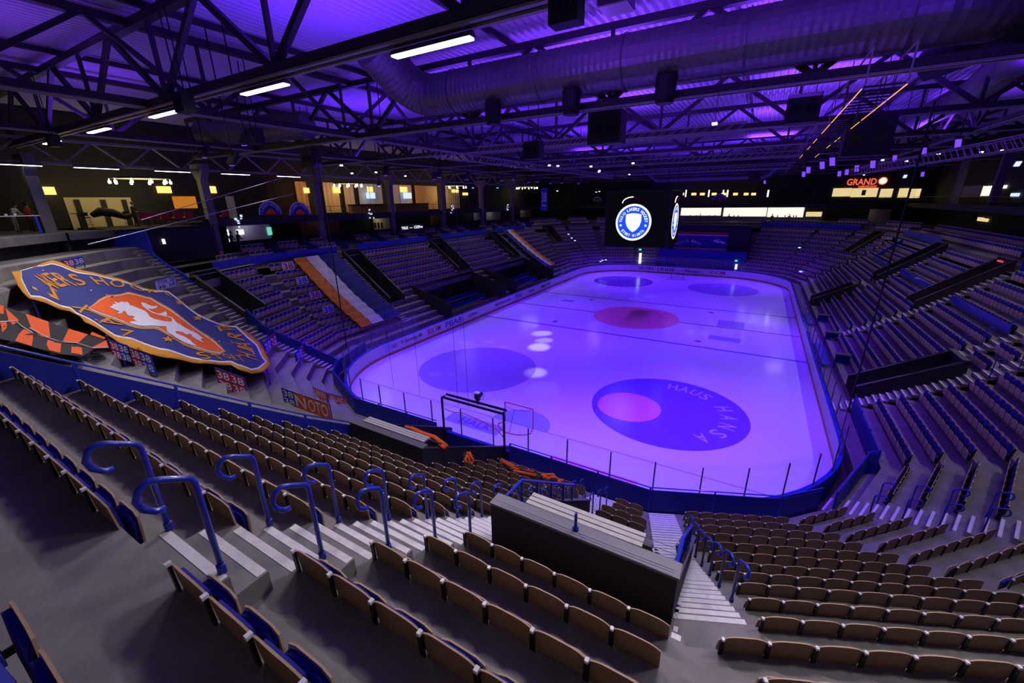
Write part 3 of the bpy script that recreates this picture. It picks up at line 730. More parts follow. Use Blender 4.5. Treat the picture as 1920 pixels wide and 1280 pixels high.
# ------------------------------------------------------------------ stair boxes (walled openings in the stands)
def capD(D): return float(np.interp(D/T, JS, ZS))
def stairbox(sec, a0, a1, j0, j1, label, h=.58, lip=.0, th=.12, drop=0., front_low=True):
    s = SEC[sec]; Db = j1*T+ (0.0 if j1 < 0 else .25); Df = (j0-1)*T; zf = floorz(j0)-.02
    c = s.P((a0+a1)/2, Db, 0); r = empty('stair_box', (c[0], c[1], 0), label=label, cat='stair box')
    inv = Matrix.Translation((-c[0], -c[1], 0))
    def put(mb, name, mt):
        o = mb.build(name, mt, r); o.matrix_parent_inverse = inv; return o
    zb = capD(Db)+h; zfr = capD(Df)+h*.8
    mb = MB(); mb.hexa([s.P(a0, Db, zf-.5), s.P(a1, Db, zf-.5), s.P(a1, Db+th, zf-.5), s.P(a0, Db+th, zf-.5)], [s.P(a0, Db, zb), s.P(a1, Db, zb), s.P(a1, Db+th, zb), s.P(a0, Db+th, zb)])
    put(mb, 'back_wall', 'black_wall')
    for k, (x0, x1) in enumerate(((a0, a0+th), (a1-th, a1))):
        mb = MB(); n = 8
        for q in range(n):
            d0 = Df+(Db-Df)*q/n; d1 = Df+(Db-Df)*(q+1)/n; z0 = zfr+(zb-zfr)*q/n; z1 = zfr+(zb-zfr)*(q+1)/n; lo0 = min(floorz(d0/T)-.9, z0-.5)
            mb.hexa([s.P(x0, d0, zf-.9), s.P(x1, d0, zf-.9), s.P(x1, d1, zf-.9), s.P(x0, d1, zf-.9)], [s.P(x0, d0, z0), s.P(x1, d0, z0), s.P(x1, d1, z1), s.P(x0, d1, z1)])
        put(mb, 'side_wall', 'black_wall')
        mb = MB(); e = .03
        mb.hexa([s.P(x0-e, Df, zfr), s.P(x1+e, Df, zfr), s.P(x1+e, Db, zb), s.P(x0-e, Db, zb)], [s.P(x0-e, Df, zfr+.035), s.P(x1+e, Df, zfr+.035), s.P(x1+e, Db+th, zb+.035), s.P(x0-e, Db+th, zb+.035)])
        put(mb, 'capping', 'grey_steel')
    mb = MB(); w2 = .26
    mb.hexa([s.P(a0-.02, Db-.16, zb), s.P(a1+.02, Db-.16, zb), s.P(a1+.02, Db+th, zb), s.P(a0-.02, Db+th, zb)], [s.P(a0-.02, Db-.16, zb+.04), s.P(a1+.02, Db-.16, zb+.04), s.P(a1+.02, Db+th, zb+.04), s.P(a0-.02, Db+th, zb+.04)])
    put(mb, 'back_capping', 'grey_steel')
    mb = MB(); mb.quad(s.P(a0, Df, zf-.6), s.P(a1, Df, zf-.6), s.P(a1, Db, zf-.6), s.P(a0, Db, zf-.6)); put(mb, 'inner_floor', 'floor_dark')
    return r, s, put, zb, zfr, Db, Df
BX = {}
BX['near'] = stairbox('near_E', 7.05, 10.0, -6, -1, 'large black walled stair opening with a pale slatted bench, in the near stand')
BX['low'] = stairbox('near_E', -2.0, 1.6, -12, -6, 'low black walled opening with a pale bench beside the orange gear', h=.46)
BX['c'] = stairbox('near_left_C', -10.2, -8.0, -3, 0, 'dark walled stair opening beside the standing terrace and the white stair edges', h=.2)
BX['l1'] = stairbox('left_S', -15.4, -13.4, -6, 0, 'long dark stair opening right of the orange and white banner', h=.15)
BX['l2'] = stairbox('left_S', -28.9, -26.5, -4, 0, 'dark stair opening on the left stand behind the players benches', h=.15)
BX['l3'] = stairbox('left_S', -42.0, -40.1, -4, 0, 'dark stair opening left of the second banner on the far left', h=.15)
BX['fl'] = stairbox('far_left_C', -45.8, -43.6, -3, 0, 'dark stair opening in the far left corner of the stands', h=.15)
BX['fr'] = stairbox('far_right_C', 44.2, 46.0, -3, 0, 'dark stair opening in the far right corner of the stands', h=.15)
BX['r1'] = stairbox('right_S', 13.95, 15.9, -10, -6, 'long low black stair opening at the ice side of the right stand', h=.35)
BX['r2'] = stairbox('right_S', 26.75, 28.9, -4, 0, 'black stair opening on the right stand with a glowing red sign', h=.35)
BX['r3'] = stairbox('right_S', 39.3, 41.6, -4, 0, 'black stair opening halfway along the upper right stand', h=.3)
BX['r4'] = stairbox('right_S', 38.6, 40.6, -10, -7, 'low black stair opening near the far end of the right boards', h=.35)
# bench and rails on the near box
r, s, put, zb, zfr, Db, Df = BX['near']
mb = MB()
for k in range(4): mb.hexa([(7.42, -8.98+.105*k, zb-.26), (9.42, -8.98+.105*k, zb-.26), (9.42, -8.89+.105*k, zb-.26), (7.42, -8.89+.105*k, zb-.26)], [(7.42, -8.98+.105*k, zb-.20), (9.42, -8.98+.105*k, zb-.20), (9.42, -8.89+.105*k, zb-.20), (7.42, -8.89+.105*k, zb-.20)])
bn = empty('slatted_bench', (8.42, -8.8, zb-.26), label='pale slatted bench along the back wall of the large black opening', cat='bench')
o = mb.build('slats', 'bench_wood', bn); o.matrix_parent_inverse = Matrix.Translation((-8.42, 8.8, -(zb-.26)))
for x in (7.7, 8.42, 9.15):
    mb = MB(); mb.box((x, -8.82, zb-.58), (.05, .34, .64)); o = mb.build('leg', 'steel_dark', bn); o.matrix_parent_inverse = Matrix.Translation((-8.42, 8.8, -(zb-.26)))
for x, lb in ((7.11, 'blue side rail on the left wall of the large black opening'), (9.94, 'blue side rail on the right wall of the large black opening')):
    rl = empty('side_rail', (x, -9.2, zb), label=lb, cat='rail'); iv = Matrix.Translation((-x, 9.2, -zb))
    def zt(y): return zb+(zfr-zb)*((-9.3-y)/(-9.3-(-10.11-Df))) if 0 else zb+(zfr-zb)*((y+9.3)/((-10.11-Df)+9.3))
    mb = MB(); ys = [-8.45, -7.8, -7.1, -6.4, -5.8]
    mb.tube([(x, -9.2, zt(-9.2)), (x, -8.45, zt(-8.45)+.48), (x, -5.7, zt(-5.7)+.48)], .03, 8); o = mb.build('top_rail', 'blue_paint', rl); o.matrix_parent_inverse = iv
    for y in ys:
        mb = MB(); mb.beam((x, y, zt(y)), (x, y, zt(y)+.48), .035, .05); mb.beam((x, y, zt(y)), (x-.06, y-.16, zt(y)+.46), .03, .05); o = mb.build('post', 'blue_paint', rl); o.matrix_parent_inverse = iv
st = empty('wire_post', (8.5, -9.28, zb+.04), label='dark blue post with thin wires standing on the black box wall', cat='post')
mb = MB(); mb.lathe([(.05, 0), (.05, .03), (.025, .06), (.022, .3), (.0, .3)], n=12); mb.build('foot', 'blue_paint', st)
mb = MB()
for k in range(3):
    z_ = .12+.1*k; mb.tube([(-1.4, .02, z_), (0, 0, z_), (1.45, .02, z_)], .004, 4)
mb.build('wire', 'grey_steel', st)
# bench and gear at the lower opening
r, s, put, zb, zfr, Db, Df = BX['low']
bn = empty('slatted_bench', (-.3, -4.75, zb-.2), label='pale slatted bench on the wall of the lower opening by the barrier', cat='bench'); iv = Matrix.Translation((.3, 4.75, -(zb-.2)))
mb = MB()
for k in range(3): mb.hexa([(-1.75, -5.0+.12*k, zb-.08), (1.3, -5.0+.12*k, zb-.08), (1.3, -4.9+.12*k, zb-.08), (-1.75, -4.9+.12*k, zb-.08)], [(-1.75, -5.0+.12*k, zb-.02), (1.3, -5.0+.12*k, zb-.02), (1.3, -4.9+.12*k, zb-.02), (-1.75, -4.9+.12*k, zb-.02)])
o = mb.build('slats', 'bench_wood', bn); o.matrix_parent_inverse = iv
for x in (-1.5, -.2, 1.1):
    mb = MB(); mb.box((x, -4.88, zb-.4), (.05, .28, .64)); o = mb.build('leg', 'steel_dark', bn); o.matrix_parent_inverse = iv
def blob(name, label, cat, path, rad, mt, seed=1, group=None):
    rnd = random.Random(seed); mb = MB(); pts = [Vector(p) for p in path]
    for q in range(5):
        off = [Vector((rnd.uniform(-.16, .16), rnd.uniform(-.12, .12), rnd.uniform(-.02, .14))) for _ in pts]
        mb.tube([p+o_ for p, o_ in zip(pts, off)], [rad*rnd.uniform(.5, 1.3) for _ in pts], 7, q % 2)
    o = mb.build(name, mt, smooth=True); return tag(o, label, cat, group)
blob('drum_gear', 'heap of orange and black straps and drum gear on the low opening', 'gear', [(-.9, -3.9, 3.6), (-.3, -3.9, 3.75), (.4, -4.1, 3.8), (1.0, -4.3, 3.9), (1.7, -4.5, 3.85)], .07, ['orange_cloth', 'black_cloth'], 3)
blob('hanging_scarves', 'orange and black scarves tied together at the gantry foot', 'scarves', [(2.0, -3.5, 3.1), (2.1, -3.5, 2.8), (2.2, -3.6, 2.4), (2.4, -3.7, 2.2)], .07, ['orange_cloth', 'black_cloth'], 5)
def onseat(u, v, dz=.05): return hit([(u, v)], dz)[0]
for (pts, lb, sd) in ((((945, 868), (965, 880), (1000, 890)), 'orange and black scarf draped over the seats nearest the gantry', 8),
                      (((1018, 897), (1040, 900), (1058, 908)), 'orange jacket lying over seats by the ice barrier', 12)):
    pp = [tuple(onseat(*q)) for q in pts]; pp = [pp[0], pp[1], pp[2]]
    blob('draped_garment', lb, 'clothing', pp, .07, ['orange_cloth', 'black_cloth'], sd)

# ------------------------------------------------------------------ hooked hand rails on the stairs
def rail_proto():
    r = empty('hand_rail'); mb = MB()
    mb.tube([(0, 0, 0), (0, 0, .86), (0, -.02, .91), (0, -.07, .94), (0, -.17, 1.0), (0, -.24, 1.03), (0, -.30, 1.0), (0, -.33, .93), (0, -.31, .85), (0, -.25, .79), (0, -.20, .78)], .024, 10)
    mb.build('tube', 'blue_paint', r, smooth=True)
    mb = MB(); mb.lathe([(.034, 0), (.034, .08), (.024, .085)], n=12); mb.build('sleeve', 'blue_panel', r); return r
rp = rail_proto(); first = True
def place_rail(p, a, label, group):
    global first
    o = rp if first else copy_tree(rp); first = False
    o.location = p; o.rotation_euler = (0, 0, a); tag(o, label, 'hand rail', group)
E0 = RING[0]
for j in range(4, -11, -1):
    D = (j-1)*T+T*.67; z = floorz(j)+(floorz(j+1)-floorz(j))*2/3
    for x, side in ((6.0, 'left'), (6.92, 'right')):
        if side == 'right' and -7 < j < 0 : continue
        place_rail(E0.P(x, D, z), 0, f'hooked blue hand rail on the {side} of the near stairs, {nth(5-j)} one down', 'hand rails of the near stairs')
A1 = RING[1]
for j in range(-2, -9, -1):
    D = (j-1)*T+T*.67; z = floorz(j)+(floorz(j+1)-floorz(j))*2/3
    place_rail(A1.P(ends(1, D)[0]+1.02, D, z), A1.a, f'hooked blue hand rail of the stairs right of black box, {nth(-1-j)} one down', 'hand rails of the second stairs')
C1 = RING[3]
for j in range(-5, -11, -1):
    D = (j-1)*T+T*.67; z = floorz(j)+(floorz(j+1)-floorz(j))*2/3
    for w_, sd in ((.1, 'near'), (1.16, 'far')):
        place_rail(C1.P(ends(3, D)[0]+w_, D, z), C1.a, f'hooked blue rail on the {sd} side of the right corner stairs, {nth(-4-j)} down', 'hand rails of the right corner stairs')
for j in range(-1, -6, -1):
    D = (j-1)*T+T*.67; z = floorz(j)+.3
    for y_ in (12.88, 16.85):
        place_rail(SEC['right_S'].P(y_, D, z), PI/2, f'thin dark hand rail on right stand stairs, {nth(-j)} down, {"near" if y_ < 14 else "far"} side of small seat block', 'hand rails on the right stand')

# ------------------------------------------------------------------ blue barriers
def barrier(label, pts, z_lo, z_hi, seglen=1.7, rail=.12, mt='blue_panel', cat='barrier', thick=.04, whitetop=False):
    """pts: list of 3-tuples (x, y, z) = line of the top of the panels; z_lo below top"""
    c = pts[0]; r = empty('blue_barrier', c, label=label, cat=cat); iv = Matrix.Translation((-c[0], -c[1], -c[2]))
    def put(mb, n, m_): o = mb.build(n, m_, r); o.matrix_parent_inverse = iv; return o
    P_ = [Vector(p) for p in pts]; rails = [p+Vector((0, 0, rail)) for p in P_]
    for a, b in zip(P_[:-1], P_[1:]):
        L = (b-a).length; k = max(1, round(L/seglen))
        for q in range(k):
            p0 = a.lerp(b, q/k+.02/ max(L/k, .1)/k); p1 = a.lerp(b, (q+1)/k-.02/max(L/k, .1)/k); d = (p1-p0); n = Vector((-d.y, d.x, 0)).normalized()*thick/2
            dn = Vector((0, 0, -z_lo)); mb = MB(); mb.hexa([p0-n+dn, p1-n+dn, p1+n+dn, p0+n+dn], [p0-n, p1-n, p1+n, p0+n]); put(mb, 'panel', mt)
            mb = MB(); mb.box((a.lerp(b, q/k).x, a.lerp(b, q/k).y, a.lerp(b, q/k).z-z_lo/2+rail/2), (.06, .06, z_lo+rail)); put(mb, 'post', 'blue_paint')
    mb = MB(); mb.tube(rails, .024, 8); put(mb, 'top_rail', 'blue_paint'); return r
barrier('blue panel barrier stepping down between the seats and the standing terrace', [(-2.2, -10.11-D, capD(D)+.26) for D in (4.8, 3.2, 1.6, 0, -1.6, -3.2, -4.9)], .75, 0, 1.6)
fb = [E0.P(2.1, -9.75, 1.72), E0.P(8.36, -9.75, 1.72)]
def fl(i, D, z): q = mitre(i, D); return (float(q[0]), float(q[1]), z)
barrier('dark blue barrier between the lowest near seats and the rink glass', [E0.P(2.0, -9.75, 1.72), fl(0, -9.75, 1.72), fl(1, -9.75, 1.66), fl(2, -9.75, 1.6)], .98, 0, 2.1)
barrier('blue barrier at the foot of the right corner seats past the stairs', [fl(2, -9.3, 1.75), SEC['near_right_C'].P(11.9, -9.3, 1.75), SEC['right_S'].P(6.6, -9.0, 1.85), SEC['right_S'].P(12.6, -9.0, 1.85)], 1.0, 0, 2.)
barrier('dark blue barrier along the foot of the standing terrace', [fl(12, -9.6, 1.75), fl(13, -9.6, 1.75), fl(14, -9.6, 1.75), fl(15, -9.6, 1.75), E0.P(-2.2, -9.7, 1.75)], 1.2, 0, 2.)
bw_ = MB(); SL = SEC['near_left_C']; prof = [(7.4, 10.3), (2.55, 10.68), (2.45, 9.1), (1.7, 8.45), (.5, 7.75), (.0, 7.1), (-.3, 6.6)]
for (d0, z0), (d1, z1) in zip(prof[:-1], prof[1:]):
    lo0, lo1 = floorz(min(5, d0/T))-.6, floorz(min(5, d1/T))-.6
    bw_.hexa([SL.P(-7.86, d0, lo0), SL.P(-7.74, d0, lo0), SL.P(-7.74, d1, lo1), SL.P(-7.86, d1, lo1)], [SL.P(-7.86, d0, z0), SL.P(-7.74, d0, z0), SL.P(-7.74, d1, z1), SL.P(-7.86, d1, z1)])
tag(bw_.build('blue_wall', 'blue_paint'), 'tall plain blue wall stepping down between standing terrace and left seats', 'wall panel')
barrier('blue panels at the foot of the left corner seat block', [SEC['near_left_C'].P(-8.15, -3.3, capD(-3.3)+.25), SEC['near_left_C'].P(mit('near_left_C', -6, 1, .8), -4.8, capD(-4.8)+.2), SEC['near_left_C'].P(mit('near_left_C', -9, 1, .8), -7.2, capD(-7.2)+.2), SEC['near_left_C'].P(mit('near_left_C', -11, 1, .8), -9.3, capD(-9.3)+.2)], .9, 0, 2.)
# blue parapets above the lower bowl, behind the top row
def parapet(label, sec, a0, a1, D=.62, z=8.12, h=.62):
    s = SEC[sec]; return barrier(label, [s.P(a0, D, z), s.P(a1, D, z)], h, 0, 6., .04, 'blue_paint')
e = ends(IX['left_S'], .62)
parapet('long bright blue parapet above the top seat row on the left stand, first part', 'left_S', -13.0, e[1])
parapet('bright blue parapet above the left seats between the first two dark openings', 'left_S', -26.3, -15.6)
parapet('bright blue parapet above the left seats past the second dark opening', 'left_S', -39.9, -29.1)
parapet('bright blue parapet above the far left seats around the second banner', 'left_S', -52, -42.2)
e = ends(IX['near_left_C'], .62); parapet('bright blue parapet behind the left corner opening', 'near_left_C', e[0], -10.3)
e = ends(IX['far_right_B'], .62); parapet('blue parapet above the far right corner seats', 'far_right_B', e[0], e[1])
e = ends(IX['far_right_A'], .62); parapet('blue parapet above the far end seats on the right', 'far_right_A', e[0], e[1])
e = ends(IX['right_S'], .62); parapet('blue parapet above the far part of the right stand', 'right_S', 42.0, e[1])
S_ = SEC['right_S']
def rpar(label, y0, y1, j, h=.5): D = j*T-.12; barrier(label, [S_.P(y0, D, capD(D)+.12), S_.P(y1, D, capD(D)+.12)], h, 0, 6., .03, 'blue_paint')
rpar('bright blue strip panel across the right stand above the long stair opening', 17.0, 25.4, -3.1)
rpar('bright blue strip panel on the right stand past the red-lit opening', 29.3, 38.2, -3.1)
barrier('slanted blue panel climbing the right stand towards the far corner', [S_.P(42.8, -3.4*T, capD(-3.4*T)+.1), S_.P(49.5, -3.4*T, capD(-3.4*T)+.1), S_.P(50.5, -.3, capD(-.3)+.2)], .45, 0, 6., .03, 'blue_paint')
rpar('bright blue panel at the top of the right stand behind the red-lit opening', 24.0, 26.5, .8, .9)

# ------------------------------------------------------------------ box rows above the parapet
bx = []
def boxrow(sec, a0, n, D, z):
    s = SEC[sec]
    for k in range(n): bx.append((s.P(a0+.25+.5*k, D, z), s.a))
UP = MB()
def upper(sec, a0, a1, D0=.66):
    s = SEC[sec]
    for d0, d1, z in ((D0, 1.9, 7.55), (1.9, 3.1, 8.0), (3.1, 9.5, 8.25)):
        UP.quad(s.P(a0, d0, z), s.P(a1, d0, z), s.P(a1, d1, z), s.P(a0, d1, z)); UP.quad(s.P(a0, d1, z), s.P(a1, d1, z), s.P(a1, d1, z+.5), s.P(a0, d1, z+.5)) if d1 < 4 else None
for nm in ('left_S', 'right_S', 'far_right_C', 'far_right_B', 'far_right_A', 'far_left_A', 'far_left_B', 'far_left_C', 'far_E'):
    e0 = ends(IX[nm], .66); e1 = ends(IX[nm], 9.5); s = SEC[nm]
    lo = [(.0, .66, floorz(1)), (.66, 1.9, 7.55), (1.9, 3.1, 8.0), (3.1, 9.5, 8.25)]
    for d0, d1, z in lo:
        a = ends(IX[nm], d0); b = ends(IX[nm], d1); UP.quad(s.P(a[0], d0, z), s.P(a[1], d0, z), s.P(b[1], d1, z), s.P(b[0], d1, z))
        zn = {.66: 7.55, 1.9: 8.0, 3.1: 8.25}.get(d1)
        if zn: UP.quad(s.P(b[0], d1, z), s.P(b[1], d1, z), s.P(b[1], d1, zn), s.P(b[0], d1, zn))
nm = 'near_left_C'; s = SEC[nm]
for d0, d1, z in ((.0, 1.9, 7.55), (1.9, 3.1, 8.0), (3.1, 9.5, 8.25)):
    a = ends(IX[nm], d0); b = ends(IX[nm], d1); UP.quad(s.P(a[0], d0, z), s.P(-7.75, d0, z), s.P(-7.75, d1, z), s.P(b[0], d1, z))
struct(UP.build('floor_upper_walkway', 'concrete'))
dv = MB(); DIV = []
def grouped(sec, a0, a1, n=4, step=3.3):
    a = a0
    while a+2.0 < a1:
        boxrow(sec, a, n, 1.75, 7.55); boxrow(sec, a, n, 2.95, 8.0); DIV.append((sec, a-.75)); a += step
grouped('left_S', -54.3, -47.0); grouped('left_S', -46.5, -38); grouped('left_S', -37.3, -27); grouped('left_S', -26, -14.5); grouped('left_S', -13.9, -5); grouped('near_left_C', -14.0, -9)
for sec, a0, a1 in (('far_left_C', -49.6, -42), ('far_left_B', -34.3, -29.5), ('far_left_A', -18.9, -11), ('far_E', 5.0, 9.8), ('far_right_A', 11.3, 18.8), ('far_right_B', 29.4, 34.5), ('far_right_C', 42.2, 49.), ('right_S', 30, 54), ('right_S', 16.5, 25.2)):
    n = int((a1-a0-.3)/.5); boxrow(sec, a0, n, 1.75, 7.55); boxrow(sec, a0, n, 2.95, 8.0)
fs = far_seat(); mb = MB()
for p, a in bx:
    ca, sa = math.cos(a), math.sin(a); mb.add([(p[0]+ca*x-sa*y, p[1]+sa*x+ca*y, p[2]+z) for x, y, z in fs.v], fs.f, 0); mb.m[-len(fs.f):] = fs.m
o = mb.build('box_seats', ['ply_back', 'ply_pale', 'ply_edge', 'blue_fabric', 'steel_dark', 'plastic_white'])
tag(o, 'short rows of folded seats in the open boxes above the blue parapets', 'seat', 'folded plywood seats in the boxes', 'stuff')
for k, (sec, a) in enumerate(DIV):
    s = SEC[sec]
    if a > ends(IX[sec], 1)[1] or a < ends(IX[sec], 1)[0]: continue
    mb = MB(); mb.hexa([s.P(a, .7, 7.5), s.P(a+.06, .7, 7.5), s.P(a+.06, 3.3, 7.9), s.P(a, 3.3, 7.9)], [s.P(a, .7, 8.1), s.P(a+.06, .7, 8.1), s.P(a+.06, 3.3, 9.0), s.P(a, 3.3, 9.0)])
    o = mb.build('box_divider', 'blue_paint'); tag(o, f'blue sloping divider between the left side seat boxes, {nth(len(DIV)-k)} from the standing terrace', 'divider', 'dividers between the seat boxes')

# ------------------------------------------------------------------ players' benches (left) with dark glass backs, penalty side (right)
for y0, y1, nm in ((17.5, 28.1, 'first'), (30.9, 41.9, 'second')):
    r = empty('players_bench', (-17.3, (y0+y1)/2, 0), label=f'{nm} dark players bench enclosure at the left boards, counted from the near end', cat='players bench')
    iv = Matrix.Translation((17.3, -(y0+y1)/2, 0))
    def put(mb, n, m_): o = mb.build(n, m_, r); o.matrix_parent_inverse = iv; return o
    mb = MB(); mb.box((-20.45, (y0+y1)/2, 1.95), (.1, y1-y0, 3.9)); put(mb, 'back_wall', 'black_gloss')
    mb = MB(); mb.box((-20.4, (y0+y1)/2, 3.93), (.16, y1-y0, .05)); put(mb, 'capping', 'grey_steel')
    for y in (y0, y1):
        mb = MB(); mb.hexa([(-20.45, y, 0), (-15.3, y, 0), (-15.3, y+.08, 0), (-20.45, y+.08, 0)], [(-20.45, y, 3.9), (-15.3, y, 2.4), (-15.3, y+.08, 2.4), (-20.45, y+.08, 3.9)]); put(mb, 'end_wall', 'black_wall')
    for k, x in enumerate((-16.6, -18.0, -19.3)):
        mb = MB(); mb.box((x, (y0+y1)/2, .5+.35*k), (.4, y1-y0-.4, .08)); mb.box((x-.2, (y0+y1)/2, .75+.35*k), (.05, y1-y0-.4, .45)); put(mb, 'bench', 'ink_red' if k == 0 else 'blue_panel')
    mb = MB(); mb.box((-17.8, (y0+y1)/2, .2), (5, y1-y0, .4)); put(mb, 'platform', 'floor_dark')
for y0, y1, nm in ((19.5, 26.5, 'nearer'), (31, 36.5, 'farther')):
    r = empty('penalty_bench', (16.2, (y0+y1)/2, 0), label=f'{nm} blue bench row between the right boards and seats', cat='bench'); iv = Matrix.Translation((-16.2, -(y0+y1)/2, 0))
    for nme, c_, d_, m_ in (('bench', (16.3, (y0+y1)/2, .5), (.45, y1-y0, .08), 'blue_panel'), ('back_panel', (17.1, (y0+y1)/2, .8), (.08, y1-y0, 1.6), 'blue_panel'), ('front_table', (15.75, (y0+y1)/2, .95), (.5, y1-y0-1, .05), 'blue_paint')):
        mb = MB(); mb.box(c_, d_); o = mb.build(nme, m_, r); o.matrix_parent_inverse = iv
for k, y in enumerate((20.2, 25.9, 31.8)):
    p = empty('team_canopy', (16.6, y, 0), label=f'small clear sided booth with round lamps by right boards, {nth(k+1)} from near', cat='booth', group='booths by the right boards')
    for nme, c_, d_, m_ in (('wall', (0, 0, .9), (.9, .06, 1.8), 'blue_panel'), ('roof', (0, 0, 1.85), (1., .5, .06), 'grey_steel'), ('side', (.42, .2, .9), (.05, .5, 1.8), 'black_wall')):
        mb = MB(); mb.box(c_, d_); mb.build(nme, m_, p)

# ------------------------------------------------------------------ the great crest cloth over the standing terrace
def cloth(uv):
    P_ = hit(uv, .34); uv = np.atleast_2d(uv)
    P_[:, 2] += .05*np.sin(uv[:, 0]*.045+uv[:, 1]*.02)+.03*np.sin(uv[:, 0]*.11-uv[:, 1]*.07)
    return P_
OUT = [(20, 506), (50, 505), (69, 498), (81, 494), (99, 491), (117, 494), (141, 502.5), (164, 508), (179, 511), (205, 518), (224, 524), (244, 531), (268, 537), (293, 543), (316, 546), (340, 564.7), (351.6, 574), (370, 587), (391, 597.5), (410, 605), (428, 609.7), (444, 611.4), (455, 620), (471, 628.4), (489, 643.4), (498, 659), (505, 675), (509, 682), (494, 694), (471, 699.7), (447, 694), (433, 685.6), (410, 684.7), (377, 680), (349, 675), (330, 674), (310, 671.6), (282, 665), (244, 651), (207, 631), (183, 618), (160, 606), (150, 593), (129, 579.5), (108, 577.5), (80, 568), (54, 560), (42, 547.5), (32, 532.5), (26, 517.5)]
WH = [(39, 506.5), (40, 524), (50.6, 545.6), (58, 557.5), (64, 559), (77, 561), (98, 568), (112, 572), (131, 575.6), (143, 587), (191, 616), (216, 629), (248, 636), (272.5, 646), (301, 657.5), (340, 665), (363, 670.6), (382, 676), (410, 680), (433, 681), (445, 687), (471, 693), (485, 689), (500, 678), (493, 669), (483, 648), (466, 634), (443, 612.5), (428, 610.5), (410, 606), (391, 598.5), (370, 588), (351, 575), (340, 565.7), (316, 547), (293, 544.5), (268, 539.5), (244, 533), (223, 527), (188, 517), (160, 511.5), (141, 507), (117, 500), (98, 497), (80.6, 499), (72, 498.5), (49, 505.8)]
SH = [(170, 580.6), (188, 569.4), (207, 562), (241.6, 554.4), (282, 561), (301, 574), (319, 586), (340, 602), (358, 614.4), (386, 631), (399, 640.6), (420, 661), (412, 662.7), (386, 657.5), (369, 652), (345, 643), (327, 632.5), (314, 627), (300, 619), (291, 616), (244, 608.5), (221, 601.5), (197.5, 593), (175, 584.4)]
LI = [(216, 572), (224, 573), (229, 569), (240, 569.4), (246, 575), (254, 578), (264, 582.5), (272.5, 586), (278, 591), (282, 598), (291, 603), (310, 607), (324, 608), (324, 602), (314, 598), (300.6, 594.7), (286.6, 590), (276, 583.4), (268, 577), (266, 570), (272.5, 571), (284, 576), (297, 576.4), (294, 580.6), (285.6, 582.5), (278, 582.2), (284.7, 587), (296, 591.4), (304, 591), (312, 588), (314.7, 592.8), (313, 596.6), (324, 600), (330.6, 608), (338, 614), (341, 615.3), (349, 620), (361, 624.7), (371, 628), (377, 633), (381.6, 635), (376.5, 638), (382.5, 644.4), (375, 641.6), (369.4, 639.7), (363, 635.5), (359, 634), (362, 632.2), (356, 630.3), (351.6, 632.2), (344, 627.5), (335.6, 625.6), (330, 625.6), (332, 629.4), (347, 635), (358, 641.6), (363, 647), (370, 652), (361, 650.5), (349, 646), (330, 637), (318, 629), (315, 626), (313.8, 618), (311.9, 617), (300.6, 618), (286.6, 616), (262, 612.5), (244.4, 607.8), (246, 605), (257.5, 603), (249, 599.4), (253.8, 596.6), (250, 593.8), (244.4, 594.7), (239, 592), (237.8, 588), (233, 586.3), (231.3, 591), (225.6, 593.8), (221, 592.8), (227, 590), (223.8, 588.6), (218, 587), (208, 582.5), (213.4, 580.6), (214.4, 577), (220, 576)]
cf = empty('crest_flag', tuple(cloth([(260, 600)])[0]), label='huge blue and gold crest flag with white lion on orange shield over terrace', cat='flag'); iv = Matrix.Translation(-cf.location)
def fput(poly, step, lift, name, mt, par):
    P_, F_ = sheet(poly, step, cloth, lift); mb = MB(); mb.add(P_, F_); o = mb.build(name, mt, par, smooth=True)
    o.matrix_parent_inverse = iv if par is cf else Matrix.Identity(4)
    return o
gold = fput(OUT, 7, 0, 'cloth_border', 'gold_cloth', cf)
md = gold.modifiers.new('thick', 'SOLIDIFY'); md.thickness = .012; md.offset = -1
fput(WH, 6, .02, 'white_line', 'white_cloth', cf); fput(grow(WH, -2.6), 6, .045, 'blue_field', 'navy_cloth', cf)
fput(grow(SH, 4.5), 5, .07, 'shield_gold_edge', 'gold_cloth', cf); fput(grow(SH, 1.6), 5, .09, 'shield_white_edge', 'white_cloth', cf); fput(SH, 5, .11, 'shield', 'orange_cloth', cf)
fput(LI, 4, .135, 'lion', 'white_cloth', cf)
tb = MB()
def Az(x, y): return (x/10.667, 480+y/10.667)
def Bz(x, y): return (160+x/10.667, 500+y/10.667)
def Cz(x, y): return (160+x/10.667, 590+y/10.667)
def Dz(x, y): return (330+x/10.667, 560+y/10.667)
def Ez(x, y): return (330+x/10.667, 620+y/10.667)
def glyph3(ch, bl, br, tl):
    v, f = glyphs(ch); lo, hi = v.min(0), v.max(0); q = (v-lo)/np.maximum(hi-lo, 1e-6)
    bl, br, tl = map(np.array, (bl, br, tl)); uv = bl+q[:, :1]*(br-bl)+q[:, 1:]*(tl-bl)
    P_ = cloth(uv)+np.array([0, 0, .085]); tb.add(P_, f)
